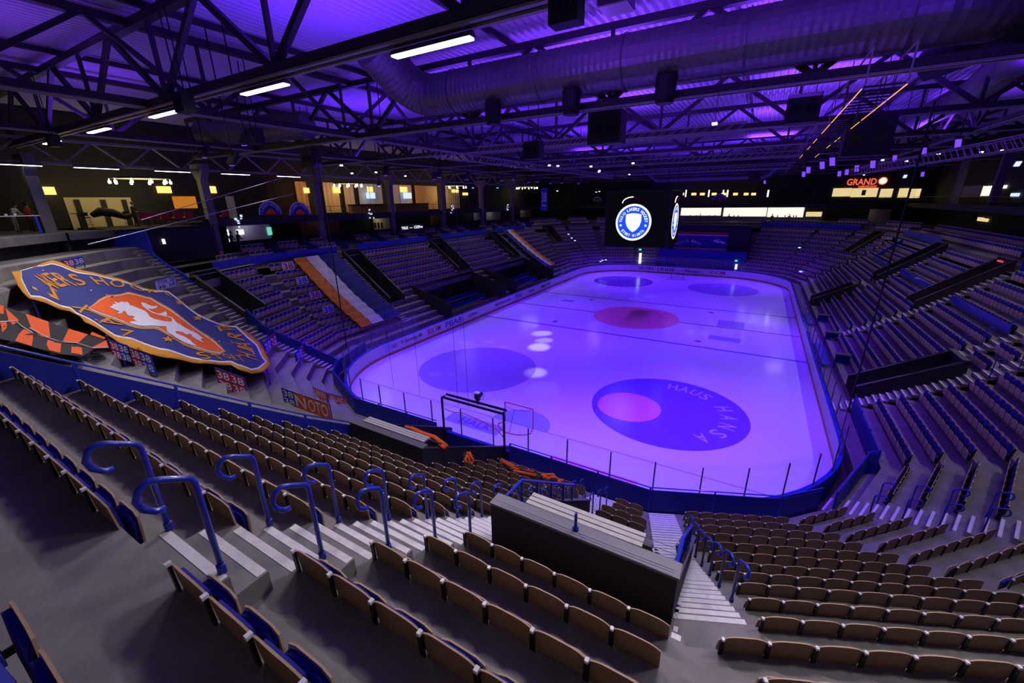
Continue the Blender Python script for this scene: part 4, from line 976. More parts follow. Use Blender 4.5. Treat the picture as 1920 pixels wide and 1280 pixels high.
for ch, a, b, c in (('L', Az(1200, 900), Az(1080, 690), Az(690, 720)), ('A', Az(1150, 740), Az(1180, 660), Az(700, 490)), ('K', Az(1160, 660), Az(1250, 640), Az(760, 420)), ('E', Az(1260, 650), Az(1360, 620), Az(850, 400)),
                    ('R', Az(1390, 620), Az(1560, 600), Az(1010, 385)), ('S', Az(1590, 600), Az(1760, 570), Az(1330, 385)), ('H', Bz(270, 405), Bz(510, 425), Bz(80, 220)), ('O', Bz(570, 445), Bz(850, 450), Bz(460, 300)),
                    ('C', Bz(970, 490), Bz(1200, 495), Bz(860, 375)), ('K', Bz(1260, 515), Bz(1500, 545), Bz(1240, 455)), ('E', Bz(1640, 600), Bz(1740, 640), Bz(1560, 510)), ('Y', Bz(1860, 790), Bz(1960, 830), Bz(1800, 690)),
                    ('V', Cz(1000, 410), Cz(960, 270), Cz(760, 450)), ('Ä', Cz(780, 245), Cz(500, 85), Cz(390, 265)), ('X', Az(1960, 1190), Az(1740, 1000), Az(1640, 1190)),
                    ('S', Ez(560, 600), Ez(740, 590), Ez(370, 450)), ('T', Ez(860, 610), Ez(990, 600), Ez(690, 490)), ('O', Ez(1040, 600), Ez(1150, 610), Ez(900, 490)), ('R', Ez(1190, 640), Ez(1260, 650), Ez(1080, 520)), ('T', Ez(1310, 660), Ez(1430, 670), Ez(1180, 530)),
                    ('H', Ez(1640, 610), Ez(1600, 520), Ez(1270, 520)), ('J', Ez(1590, 500), Ez(1560, 400), Ez(1260, 420)), ('Ä', Dz(1540, 1040), Dz(1490, 930), Dz(1130, 960)), ('R', Dz(1380, 880), Dz(1310, 740), Dz(1060, 790)), ('T', Dz(1210, 690), Dz(1150, 600), Dz(890, 680)), ('A', Dz(1110, 620), Dz(1060, 550), Dz(790, 600))):
    glyph3(ch, a, b, c)
def star_poly(cx, cy, r, sx=1., sy=1.): return [(cx+sx*rr*math.sin(PI*k/5), cy-sy*rr*math.cos(PI*k/5)) for k in range(10) for rr in ((r if k % 2 == 0 else r*.42),)]
for cx, cy, r in ((371, 597, 9), (338, 571, 8), (317, 641, 11), (158, 583, 0)):
    if r:
        P_, F_ = sheet(star_poly(cx, cy, r, 1.2, .6), 4, cloth, .085); tb.add(P_, F_)
o = tb.build('lettering', 'gold_cloth', cf); o.matrix_parent_inverse = iv
# poles holding the flag off the steps
for k, (u, v) in enumerate(((60, 560), (200, 628), (430, 683), (500, 690), (300, 545), (440, 613))):
    p = cloth([(u, v)])[0]; mb = MB(); mb.tube([(p[0], p[1], p[2]-1.15), (p[0], p[1], p[2]-.01)], .03, 8)
    o = mb.build('flag_pole', 'blue_paint'); tag(o, f'blue crush barrier post under the crest flag, {("left edge", "lower left edge", "bottom edge", "right tip", "top edge", "upper right edge")[k]}', 'post')

# orange and black chequered drape
def drape(uv): P_ = hit(uv, .15); return P_
cd = empty('chequered_drape', tuple(drape([(100, 620)])[0]), label='orange and black chequered cloth hung along the terrace rails', cat='cloth'); iv = Matrix.Translation(-cd.location)
def F6(x, y): return (x/8., 560+y/8.)
BASEP = [F6(*q) for q in ((0, 90), (60, 110), (385, 225), (730, 350), (1040, 450), (1320, 540), (1600, 625), (1640, 740), (1400, 755), (1240, 860), (900, 830), (480, 720), (200, 640), (0, 600))]
P_, F_ = sheet(BASEP, 7, drape, 0); mb = MB(); mb.add(P_, F_); o = mb.build('black_base', 'black_cloth', cd); o.matrix_parent_inverse = iv
mb = MB()
for poly in (((385, 228), (730, 350), (760, 610), (600, 560), (470, 440)), ((1035, 455), (1320, 540), (1170, 675), (940, 650)), ((1380, 735), (1595, 628), (1630, 742), (1420, 752)), ((0, 95), (60, 115), (60, 235), (0, 230)), ((80, 140), (180, 230), (290, 330), (200, 400), (130, 330)),
             ((0, 340), (100, 340), (110, 440), (40, 510)), ((360, 460), (500, 520), (500, 600), (480, 720), (230, 640), (290, 530)), ((720, 620), (920, 675), (910, 820), (740, 780), (700, 690)), ((1080, 700), (1230, 740), (1240, 850), (1070, 820)), ((1380, 500), (1600, 590), (1560, 610), (1360, 545))):
    P_, F_ = sheet([F6(*q) for q in poly], 7, drape, .02); mb.add(P_, F_)
o = mb.build('orange_squares', 'orange_cloth', cd); o.matrix_parent_inverse = iv
mb = MB()
for a in (((0, 365), (230, 345), (350, 440), (500, 530)), ((450, 450), (600, 535), (740, 605), (920, 660), (1150, 675), (1400, 752), (1630, 740))):
    mb.tube([tuple(q) for q in drape([F6(*q) for q in a])+np.array([0, 0, .04])], .02, 5)
o = mb.build('white_cord', 'white_cloth', cd); o.matrix_parent_inverse = iv

# ------------------------------------------------------------------ banners on rails in the standing terrace
def vbanner(name, label, tl, tr, vb, cells, dz=.3, group=None, posts=True):
    """upright banner between two top pixels; vb = pixel row of the bottom under the left corner; cells = [(fraction width, cloth, text, ink)]"""
    A_, B_ = hit([tl, tr], dz); A_ = Vector(A_); B_ = Vector(B_)
    # height from the bottom row
    d = rays([(tl[0]+3, vb)])[0]; hd = math.hypot(A_.x-CAM[0], A_.y-CAM[1]); zb_ = CAM[2]+d[2]/math.hypot(d[0], d[1])*hd; h = max(.35, A_.z-zb_)
    r = empty(name, tuple(A_), label=label, cat='banner', group=group); iv = Matrix.Translation(-A_)
    dr = (B_-A_); L = math.hypot(dr.x, dr.y); n = Vector((dr.y, -dr.x, 0)).normalized()
    if n.dot(Vector((CAM[0]-A_.x, CAM[1]-A_.y, 0))) < 0: n = -n
    x = 0
    for fr, cl, txt, ink in cells:
        a = A_+dr*x; b = A_+dr*(x+fr*.985); dn = Vector((0, 0, -h)); mb = MB(); e = n*.012
        mb.hexa([a+dn-e, b+dn-e, b+dn+e, a+dn+e], [a-e, b-e, b+e, a+e]); o = mb.build('cloth', cl, r); o.matrix_parent_inverse = iv
        if txt:
            mb = MB(); lines = txt.split('|')
            for q, t_ in enumerate(lines):
                hh = h/len(lines)
                word(mb, t_, fr*L*.86, hh*.78, lambda u, v: tuple(A_+dr*(x+fr/2+u/L)+Vector((0, 0, -hh*(q+.5)+v))+n*.02))
            o = mb.build('lettering', ink, r); o.matrix_parent_inverse = iv
        x += fr
    mb = MB(); mb.tube([tuple(A_-dr*.02+Vector((0, 0, .03))), tuple(B_+dr*.02+Vector((0, 0, .03)))], .022, 6)
    if posts:
        for p in (A_-dr*.01, A_+dr*.5, B_+dr*.01): mb.beam(tuple(p+Vector((0, 0, .03))-n*.03), tuple(p+Vector((0, 0, -1.1))-n*.03), .04)
    o = mb.build('rail_frame', 'blue_paint', r); o.matrix_parent_inverse = iv; return r
G38 = 'number banners on the terrace rails'
vbanner('number_banner', 'red and blue number banner on the terrace rail, upper of the front pair', (203, 638), (239, 649), 672, [(.45, 'red_cloth', '38|38', 'white_cloth'), (.55, 'blue_cloth', '38|38', 'white_cloth')], group=G38)
vbanner('number_banner', 'red and blue number banner on the terrace rail, lower of the front pair', (241, 651), (281, 665), 690, [(.45, 'red_cloth', '38|38', 'white_cloth'), (.55, 'blue_cloth', '38|38', 'white_cloth')], group=G38)
vbanner('number_banner', 'dark red number banner on a rail below the crest flag', (403, 690), (457, 709), 728, [(.48, 'red_cloth', '38|38', 'white_cloth'), (.52, 'red_cloth', '38|38', 'white_cloth')], group=G38)
vbanner('number_banner', 'blue and orange hand painted banner on the rail above the barrier end', (528, 727.5), (616, 757.5), 757, [(.26, 'blue_cloth', '38|38', 'white_cloth'), (.26, 'orange_cloth', 'N', 'white_cloth'), (.48, 'orange_cloth', 'OTO', 'white_cloth')], group=G38)
vbanner('number_banner', 'small red and blue number banner above the crest flag', (117, 489), (154, 481.5), 502, [(.5, 'red_cloth', '38', 'white_cloth'), (.5, 'blue_cloth', '38', 'white_cloth')], dz=.2, group=G38)
vbanner('number_banner', 'white banner with blue lettering at the top right of the crest flag', (290, 528), (327, 518), 545, [(1., 'white_cloth', 'TOR 38|38 38', 'blue_cloth')], dz=.2, group=G38)
vbanner('number_banner', 'blue and red number banner right of the crest flag tip', (494, 642), (516, 624), 672, [(.5, 'blue_cloth', '38', 'white_cloth'), (.5, 'red_cloth', '38', 'white_cloth')], dz=.2, group=G38)
vbanner('number_banner', 'blue and red number banner on a rail in the middle of the terrace corner', (554, 664), (575, 635), 700, [(.5, 'blue_cloth', '38|38', 'white_cloth'), (.5, 'red_cloth', '38|38', 'white_cloth')], dz=.1, group=G38)
vbanner('fan_banner', 'orange hand painted banner on the lower terrace rail, first from left', (587, 726), (612, 737), 752, [(1., 'orange_cloth', 'LAKERS|FANS', 'white_cloth')], dz=.0, group=G38)
vbanner('fan_banner', 'long orange and red hand painted banner on the lower terrace rail', (616, 738), (662, 750), 765, [(.6, 'orange_cloth', 'SMALAND|NORRA', 'white_cloth'), (.4, 'orange_cloth', 'VX', 'white_cloth')], dz=-.2, group=G38)
vbanner('fan_banner', 'red hand painted banner on the rail behind the lower bench', (665, 751), (740, 774), 776, [(.55, 'red_cloth', 'UNGDOM', 'white_cloth'), (.45, 'red_cloth', 'NORRA', 'orange_cloth')], dz=-.3, group=G38)
# number cloths over seats on the left stand
for k, (u, v, cl) in enumerate(((537, 498, 'red_cloth'), (563, 525, 'blue_cloth'), (588, 552, 'red_cloth'), (612, 579, 'blue_cloth'))):
    p = hit([(u, v)], -.1)[0]; mb = MB(); x = p[0]+.32
    mb.hexa([(x-.02, p[1]-.52, p[2]-.32), (x, p[1]-.52, p[2]-.32), (x, p[1]+.52, p[2]-.32), (x-.02, p[1]+.52, p[2]-.32)], [(x-.14, p[1]-.52, p[2]+.3), (x-.12, p[1]-.52, p[2]+.3), (x-.12, p[1]+.52, p[2]+.3), (x-.14, p[1]+.52, p[2]+.3)])
    r = empty('seat_cloth', tuple(p), label=f'{"red" if k % 2 == 0 else "blue"} number cloth over two seats left of the banner, {nth(k+1)} from the top', cat='cloth', group='number cloths on the seats'); o = mb.build('cloth', 'white_cloth', r); o.matrix_parent_inverse = Matrix.Translation(-Vector(p))
    mb = MB(); word(mb, '38', .85, .5, lambda a, b: (x+.012-.2*(b+.3), p[1]+a, p[2]+b)); o = mb.build('digits', cl, r); o.matrix_parent_inverse = Matrix.Translation(-Vector(p))
# orange, white and navy banners running down the stands
def runner(label, sec, als, cols, D0, D1, lift=.16):
    s = SEC[sec]; c = s.P(als[0], D0, capD(D0)); r = empty('stand_banner', c, label=label, cat='banner'); iv = Matrix.Translation((-c[0], -c[1], -c[2]))
    for (a0, a1), m_ in zip(zip(als[:-1], als[1:]), cols):
        mb = MB(); n = 60; top = []; 
        for q in range(n+1):
            D = D0+(D1-D0)*q/n; z = capD(D)+lift+.05*math.cos(2*PI*D/T); top.append((D, z))
        for (d0, z0), (d1, z1) in zip(top[:-1], top[1:]): mb.quad(s.P(a0, d0, z0), s.P(a1, d0, z0), s.P(a1, d1, z1), s.P(a0, d1, z1))
        o = mb.build('stripe', m_, r, smooth=True); o.matrix_parent_inverse = iv; md = o.modifiers.new('t', 'SOLIDIFY'); md.thickness = .015
runner('orange, white and navy striped banner running down the left stand', 'left_S', [-8.0, -9.2, -10.5, -12.6], ['orange_drape', 'white_cloth', 'navy_cloth'], .0, -7.8)
runner('second striped banner, white and orange, far down the left stand', 'left_S', [-43.9, -45.2, -46.3, -47.3], ['navy_cloth', 'white_cloth', 'orange_drape'], .2, -7.6)
# ------------------------------------------------------------------ roof
mat('deck', (.42, .41, .43), .5)
mb = MB(); x = -42.; per = .34
while x < 38:
    xs = (x, x+.10, x+.16, x+.28, x+per); zs_ = (18.7, 18.7, 18.82, 18.82, 18.7)
    for a, b, za, zb_ in zip(xs[:-1], xs[1:], zs_[:-1], zs_[1:]): mb.quad((a, -26, za), (b, -26, zb_), (b, 86, zb_), (a, 86, za))
    x += per
struct(mb.build('ceiling', 'deck'))
W_ = (('wall_left', (-40, 30, 9), (.3, 112, 20)), ('wall_right', (36, 30, 9), (.3, 112, 20)), ('wall_back', (-2, -26, 9), (76, .3, 20)), ('wall_far', (-2, 80, 9), (76, .3, 20)))
for n, c, d in W_:
    mb = MB(); mb.box(c, d); struct(mb.build(n, 'black_wall'))
ZB = 15.6; ZT = 18.3
def truss(p0, p1, label, step=3.2, chord=.17, web=.13, group='roof trusses', bottom_light=True):
    p0, p1 = Vector(p0), Vector(p1); d = p1-p0; L = d.length; d.normalize(); n = max(2, int(L/step/2)*2); side = Vector((-d.y, d.x, 0))
    r = empty('roof_truss', tuple(p0), label=label, cat='roof truss', group=group); iv = Matrix.Translation(-p0)
    def put(mb, nme, m_): o = mb.build(nme, m_, r); o.matrix_parent_inverse = iv
    up = Vector((0, 0, ZT-ZB))
    mb = MB(); mb.beam(p0+up, p1+up, .3, .26); put(mb, 'top_chord', 'truss_paint')
    mb = MB(); mb.beam(p0+Vector((0, 0, .16)), p1+Vector((0, 0, .16)), .42, .22); put(mb, 'bottom_chord', 'truss_paint')
    for s_ in (-1, 1):
        mb = MB(); mb.beam(p0+side*s_*.15, p1+side*s_*.15, chord*.75, .05); put(mb, 'bottom_flange', 'flange_paint')
    mb = MB()
    for k in range(n):
        a = p0+d*(L*k/n); b = p0+d*(L*(k+1)/n)
        if k % 2 == 0: mb.beam(a+Vector((0, 0, .2)), b+up, web*1.25, web*1.5)
        else: mb.beam(a+up, b+Vector((0, 0, .2)), web*1.25, web*1.5)
        if k % 2 == 0: mb.beam(a+Vector((0, 0, .2)), a+up, web)
    put(mb, 'web', 'truss_paint')
for k, y in enumerate(TRUSS_Y):
    truss((-29, y, ZB), (31, y, ZB), f'dark steel roof truss spanning across the rink, {nth(k+1)} from the camera')
for x, nm in ((-10.4, 'left of centre'), (20.5, 'over the right stand'), (-20.5, 'over the left stand')):
    truss((x, -24, ZB+.05), (x, 78, ZB+.05), f'long steel roof truss running down the arena, {nm}', step=3.2, chord=.12, web=.11)
# edge truss above the left columns
mb = MB()
for z in (14.75, 16.1): mb.beam((-28, -12, z), (-28, 62, z), .16)
for k in range(46):
    y = -12+1.6*k; mb.beam((-28, y, 14.75 if k % 2 else 16.1), (-28, y+1.6, 16.1 if k % 2 else 14.75), .11)
o = mb.build('edge_truss', 'flange_paint'); tag(o, 'pale lattice girder above the left side columns', 'girder')
# purlins
for k in range(7):
    x = -26+8.6*k; mb = MB(); mb.beam((x, -25, 18.55), (x, 79, 18.55), .12, .22); o = mb.build('purlin', 'truss_paint'); tag(o, f'dark roof purlin running down the arena, {nth(k+1)} from the left wall', 'purlin', 'roof purlins')

# battens under the first truss
bt = None
def batten(p, rz, lit=True):
    r = empty('strip_light', p, rz)
    mb = MB(); mb.hexa([(-1.15, -.13, .0), (1.15, -.13, .0), (1.15, .13, .0), (-1.15, .13, .0)], [(-1.15, -.04, .12), (1.15, -.04, .12), (1.15, .04, .12), (-1.15, .04, .12)]); mb.build('housing', 'grey_steel', r)
    mb = MB(); mb.box((0, 0, -.015), (2.2, .2, .03)); mb.build('tube', 'tube_light', r)
    for x in (-1.05, 1.05):
        mb = MB(); mb.tube([(x, 0, .1), (x, 0, .24)], .012, 5); mb.build('hanger', 'chrome', r)
    return r
for k, xx in enumerate(sorted(LAMP_X, reverse=True)):
    r = batten((xx, -5.7, 15.38), 0); tag(r, f'white strip light hung under the first roof truss, {nth(k+1)} from the right', 'strip light', 'strip lights under the first truss')
for k, y in enumerate((-6.2, -2.6, 1.6, 6.0, 10.6)):
    r = batten((-27.6, y, 14.55), PI/2); tag(r, f'thin strip light under the left lattice girder, {nth(k+1)} from the near end', 'strip light', 'strip lights under the left girder')
    for ch in r.children:
        if ch.name.startswith('tube'): ch.scale = (1, .35, 1)

# big ventilation duct
def duct(name, label, pts, r_, mt='galv', rings=True):
    e = empty(name, pts[0], label=label, cat='duct'); iv = Matrix.Translation(-Vector(pts[0])); P_ = [Vector(p) for p in pts]; sm = []
    for i, p in enumerate(P_):   # round the corners
        if 0 < i < len(P_)-1:
            a = (P_[i-1]-p).normalized(); b = (P_[i+1]-p).normalized(); R_ = r_*1.6
            for k in range(7):
                t = k/6; sm.append((p+a*R_)*(1-t)**2+p*2*t*(1-t)+(p+b*R_)*t*t)
        else: sm.append(p)
    fine = []
    for a, b in zip(sm[:-1], sm[1:]):
        L = (b-a).length; n = max(1, int(L/.12)) if rings else 1
        for q in range(n): fine.append(a.lerp(b, q/n))
    fine.append(sm[-1]); rad = [r_*(1.0 if (i % 2) else .985) for i in range(len(fine))]
    mb = MB(); mb.tube(fine, rad, 28); o = mb.build('pipe', mt, e); o.matrix_parent_inverse = iv; return e, iv
e, iv = duct('ventilation_duct', 'huge spiral ventilation duct running across under the roof', [(-5.6, 1.2, 18.6), (-5.4, 3.7, 17.0), (14.6, 3.7, 17.0), (16.6, 6.2, 17.2)], .92)
for x in (-.7, 3.0, 6.6):
    mb = MB(); mb.cyl((x, 3.2, 15.9), .36, .7, 18); mb.cyl((x, 3.2, 15.5), .30, .25, 18, r2=.36); o = mb.build('nozzle', 'black', e); o.matrix_parent_inverse = iv
for x in (-3, 1.5, 5, 9, 13):
    mb = MB(); mb.tube([(x+.0*math.cos(a)*0, 3.7+.945*math.cos(a), 17+.945*math.sin(a)) for a in [2*PI*k/28 for k in range(28)]], .02, 5, closed=True); o = mb.build('joint_ring', 'grey_steel', e); o.matrix_parent_inverse = iv
duct('ventilation_duct', 'purple lit spiral duct along the right side of the roof', [(17.5, 7.5, 17.2), (19, 20, 17.3), (19, 58, 17.3)], .7)
duct('ventilation_duct', 'thin duct bending over the far end of the rink', [(-8, 58, 17.6), (-6, 62, 15.1), (10, 62, 15.1), (12.5, 60, 17.6)], .4)
duct('ventilation_duct', 'duct crossing the roof in the middle of the arena', [(-18, 27, 17.2), (16, 27, 17.2)], .55)
duct('ventilation_duct', 'short dark duct under the roof at the left', [(-22, 1.5, 16.6), (-14, 3.5, 16.6)], .75)
duct('ventilation_duct', 'duct along the left side of the roof', [(-16, 12, 17.1), (-16, 60, 17.1)], .6)
duct('ventilation_duct', 'short wide duct end at the top right', [(14.0, 5.6, 16.0), (17.0, 3.2, 16.6)], .45, 'black')

# catwalk with lit edges, lighting trusses and lamps
def lat(name, label, p0, p1, w_=.35, mt='flange_paint', step=.5, tubes=.025):
    p0, p1 = Vector(p0), Vector(p1); d = (p1-p0); L = d.length; d.normalize(); s_ = Vector((-d.y, d.x, 0)).normalized()*w_/2; u = Vector((0, 0, w_)); mb = MB()
    co_ = [p0+s_, p0-s_, p0+s_+u, p0-s_+u]
    for c in co_: mb.beam(c, c+d*L, tubes*1.6)
    n = int(L/step)
    for k in range(n):
        a = d*(L*k/n); b = d*(L*(k+1)/n)
        mb.beam(co_[0]+a, co_[1]+b, tubes); mb.beam(co_[0]+a, co_[2]+b, tubes); mb.beam(co_[1]+a, co_[3]+b, tubes)
    o = mb.build(name, mt); tag(o, label, 'lighting truss'); return o
lat('lighting_truss', 'silver lighting truss with white lamps high over the right stand', (17.4, 4.5, 13.5), (15.3, 24, 13.5), .4)
lat('lighting_truss', 'silver lighting truss across the rink near the second roof truss', (-6, 9.5, 15.0), (9, 9.5, 15.0), .4)
lat('lighting_truss', 'silver lighting truss across the middle of the rink', (-10, 24.5, 14.9), (12, 24.5, 14.9), .4)
lat('lighting_truss', 'silver lighting truss down the left side of the rink', (-8.5, 8, 14.9), (-8.5, 46, 14.9), .4)
lat('lighting_truss', 'silver lighting truss over the far blue line', (-11, 40, 14.9), (12, 40, 14.9), .4)
cw = empty('catwalk', (12.6, 2, 15), label='narrow catwalk under the roof with orange lit edges, right of centre', cat='catwalk'); iv = Matrix.Translation((-12.6, -2, -15))
mb = MB()
for k in range(93): mb.box((12.6, 2.2+.6*k, 15.0), (.9, .05, .04))
if 1: o = mb.build('deck', 'steel_dark', cw); o.matrix_parent_inverse = iv
for x in (12.15, 13.05):
    mb = MB(); mb.tube([(x, 2, 15.9), (x, 58, 15.9)], .025, 6)
    for k in range(15): mb.beam((x, 2+4*k, 15.0), (x, 2+4*k, 15.9), .04)
    o = mb.build('rail', 'flange_paint', cw); o.matrix_parent_inverse = iv
emis('rope_orange', (1, .32, .08), 2.2)
for x in (12.12, 13.08):
    for y0, y1 in ((2.2, 4.4), (4.6, 8.6), (9.0, 12), (14.2, 16.2), (18, 20), (24, 27)):
        mb = MB(); mb.tube([(x, y0, 14.96), (x, y1, 14.96)], .013, 5); o = mb.build('edge_light', 'rope_orange', cw); o.matrix_parent_inverse = iv
# flood lamps aimed about (the bright purple lozenges in the roof)
emis('lamp_violet', (.22, .07, 1.), 1.1); emis('lamp_blue', (.15, .2, 1.), 6.); emis('lamp_white', (.9, .92, 1.), 8.)
def flood(u, v, z, tilt, rz, label, mt='lamp_violet', s=.38, ar=2.2):
    p = atz(u, v, z); r = empty('flood_lamp', tuple(p), rz, label=label, cat='lamp', group='theatre lamps in the roof')
    R_ = Matrix.Rotation(tilt, 3, 'X'); mb = MB(); mb.box((0, 0, .06), (s*.8, s*ar*.7, .14), R=R_); mb.build('housing', 'black', r)
    mb = MB(); mb.box(tuple(R_@Vector((0, 0, -.04))), (s*.6, s*ar*.6, .03), R=R_); mb.build('lens', mt, r)
    mb = MB(); mb.beam((0, 0, .1), (0, 0, 18.7-z if abs((p[1]+5.7)%9.6-4.8) < 4.2 else 15.6-z), .035); mb.build('yoke', 'steel_dark', r)
for k, (u, v, ti, rz) in enumerate(((460, 262, .9, .4), (385, 287, .9, .4), (437, 300, .9, .4), (724, 322, .9, .3), (825, 326, .9, .3), (815, 331, .8, .3), (877, 332, .8, .3), (942, 334, .8, .2), (963, 332, .8, .2), (992, 338, .8, .2), (1008, 337, .8, .2), (1054, 339, .8, .1), (1033, 340, .8, .1), (1086, 340, .8, .1),
                                    (1632, 270, -.8, -.4), (1733, 283, -.8, -.4), (1797, 268, -.8, -.4), (1561, 302, -.8, -.3), (1542, 309, -.8, -.3), (1637, 307, -.8, -.3), (1607, 315, -.8, -.3), (1574, 325, -.8, -.2), (1588, 322, -.8, -.2), (1678, 296, -.8, -.3), (1434, 341, -.8, -.2), (1516, 318, -.8, -.2), (1507, 326, -.8, -.2), (1730, 326, -.8, -.3))):
    flood(u, v, 14.6 if v < 300 else 13.9, ti, rz, f'purple glowing flood lamp in the roof, {"left" if k < 14 else "right"} group, {nth(k+1 if k < 14 else k-13)} from the {"left" if k < 14 else "camera side"}')
for k, (u, v) in enumerate(((711, 346), (887, 350), (933, 350), (1697, 330), (1908, 306))): flood(u, v, 13.4, .9 if u < 1200 else -.9, 0, f'round bright blue stage lamp below the roof, {nth(k+1)} from the left', 'lamp_blue', .3, 1.3)
for k, (u, v) in enumerate(((1045, 358), (1118, 360), (1124, 359), (1030, 310), (1046, 311), (1123, 322), (1180, 327), (1187, 306), (1620, 328), (1655, 300), (1700, 302), (1760, 288), (1840, 285), (1880, 282), (640, 310), (660, 325), (760, 330), (705, 323), (1108, 312), (1124, 320), (1340, 232))): 
    p = atz(u, v, 14.2 if v < 335 else 13.2); mb = MB(); mb.box((0, 0, 0), (.13, .10, .06)); mb.beam((0, 0, .03), (0, 0, 15.6-p[2]), .015, mi=1); o = mb.build('spot_lamp', ['lamp_white', 'steel_dark'], loc=tuple(p)); tag(o, f'tiny white spot lamp under the dark roof, {nth(k+1)} of the scattered white points', 'lamp', 'white points of light in the roof')
# speakers and dark boxes
for k, (u, v, z, s_) in enumerate(((1138, 240, 15.2, 1.5), (1625, 258, 14.6, 1.7), (1505, 205, 15.6, 1.2), (583, 298, 14.8, 1.1), (478, 256, 15.0, .7), (345, 193, 15.2, .6), (100, 264, 15.2, .6), (1000, 282, 14.8, 1.), (1415, 330, 14.4, 1.2), (1062, 16, 15.3, .55))):
    p = atz(u, v, z); r = empty('loudspeaker', tuple(p), label=f'black loudspeaker cluster hanging under the roof, {("large one at upper middle", "large one right of the catwalk", "one above the middle right", "one above the left lamps", "one left of the first ones", "one beside the strip lights", "one at the far left strip lights", "one above the left banner", "one above the far windows", "one at the top edge")[k]}', cat='loudspeaker')
    mb = MB(); mb.box((0, 0, 0), (s_, s_*.6, s_*.9)); mb.build('cabinet', 'black', r); mb = MB(); mb.beam((-s_*.3, 0, s_*.45), (-s_*.3, 0, 2.9), .03); mb.beam((s_*.3, 0, s_*.45), (s_*.3, 0, 2.9), .03); mb.build('hanger', 'steel_dark', r)
    mb = MB()
    for q in (-1, 1): mb.cyl((q*s_*.23, -s_*.31, 0), s_*.16, .04, 14, axis='y')
    mb.build('driver', 'black_gloss', r)
for k, (u, v) in enumerate(((1155, 17), (1265, 60))):
    if k: continue
    p = atz(u, v, 16.4); r = empty('roof_unit', tuple(p), label='square unit with pale underside hanging at the top of the roof', cat='roof unit')
    mb = MB(); mb.box((0, 0, .2), (.7, .7, .36)); mb.build('case', 'truss_paint', r); mb = MB(); mb.box((0, 0, 0), (.66, .66, .03)); mb.build('grille', 'flange_paint', r)
# retired number banner
p = aty(1020, 395, 44.); r = empty('number_banner', (p[0], 44, p[2]), label='tall blue banner with large digits hanging over the far left corner', cat='banner')
mb = MB(); mb.box((0, 0, 1.6), (1.05, .03, 3.2)); mb.build('cloth', 'blue_cloth', r)
mb = MB(); word(mb, '38', .8, 1.4, lambda x, y: (x, -.02, 1.9+y)); word(mb, '1981', .8, .35, lambda x, y: (x, -.02, .75+y)); mb.build('digits', 'white_cloth', r)
# long sagging cables in front of the left stands
for k, (a, b) in enumerate((((0, 452), (555, 362)), ((0, 498), (555, 335)))):
    pass
for k, (u0, v0, u1, v1) in enumerate(((165, 458, 551, 363), (265, 412, 540, 330))):
    p0 = atx(u0, v0, -17.); p1 = aty(u1, v1, 9.); mb = MB(); mb.tube([tuple(p0), tuple(p1)], .018, 5); o = mb.build('stay_cable', 'white_cloth'); tag(o, f'thin pale cable rising over the terrace to the roof, {"lower" if k == 0 else "upper"} one', 'cable')

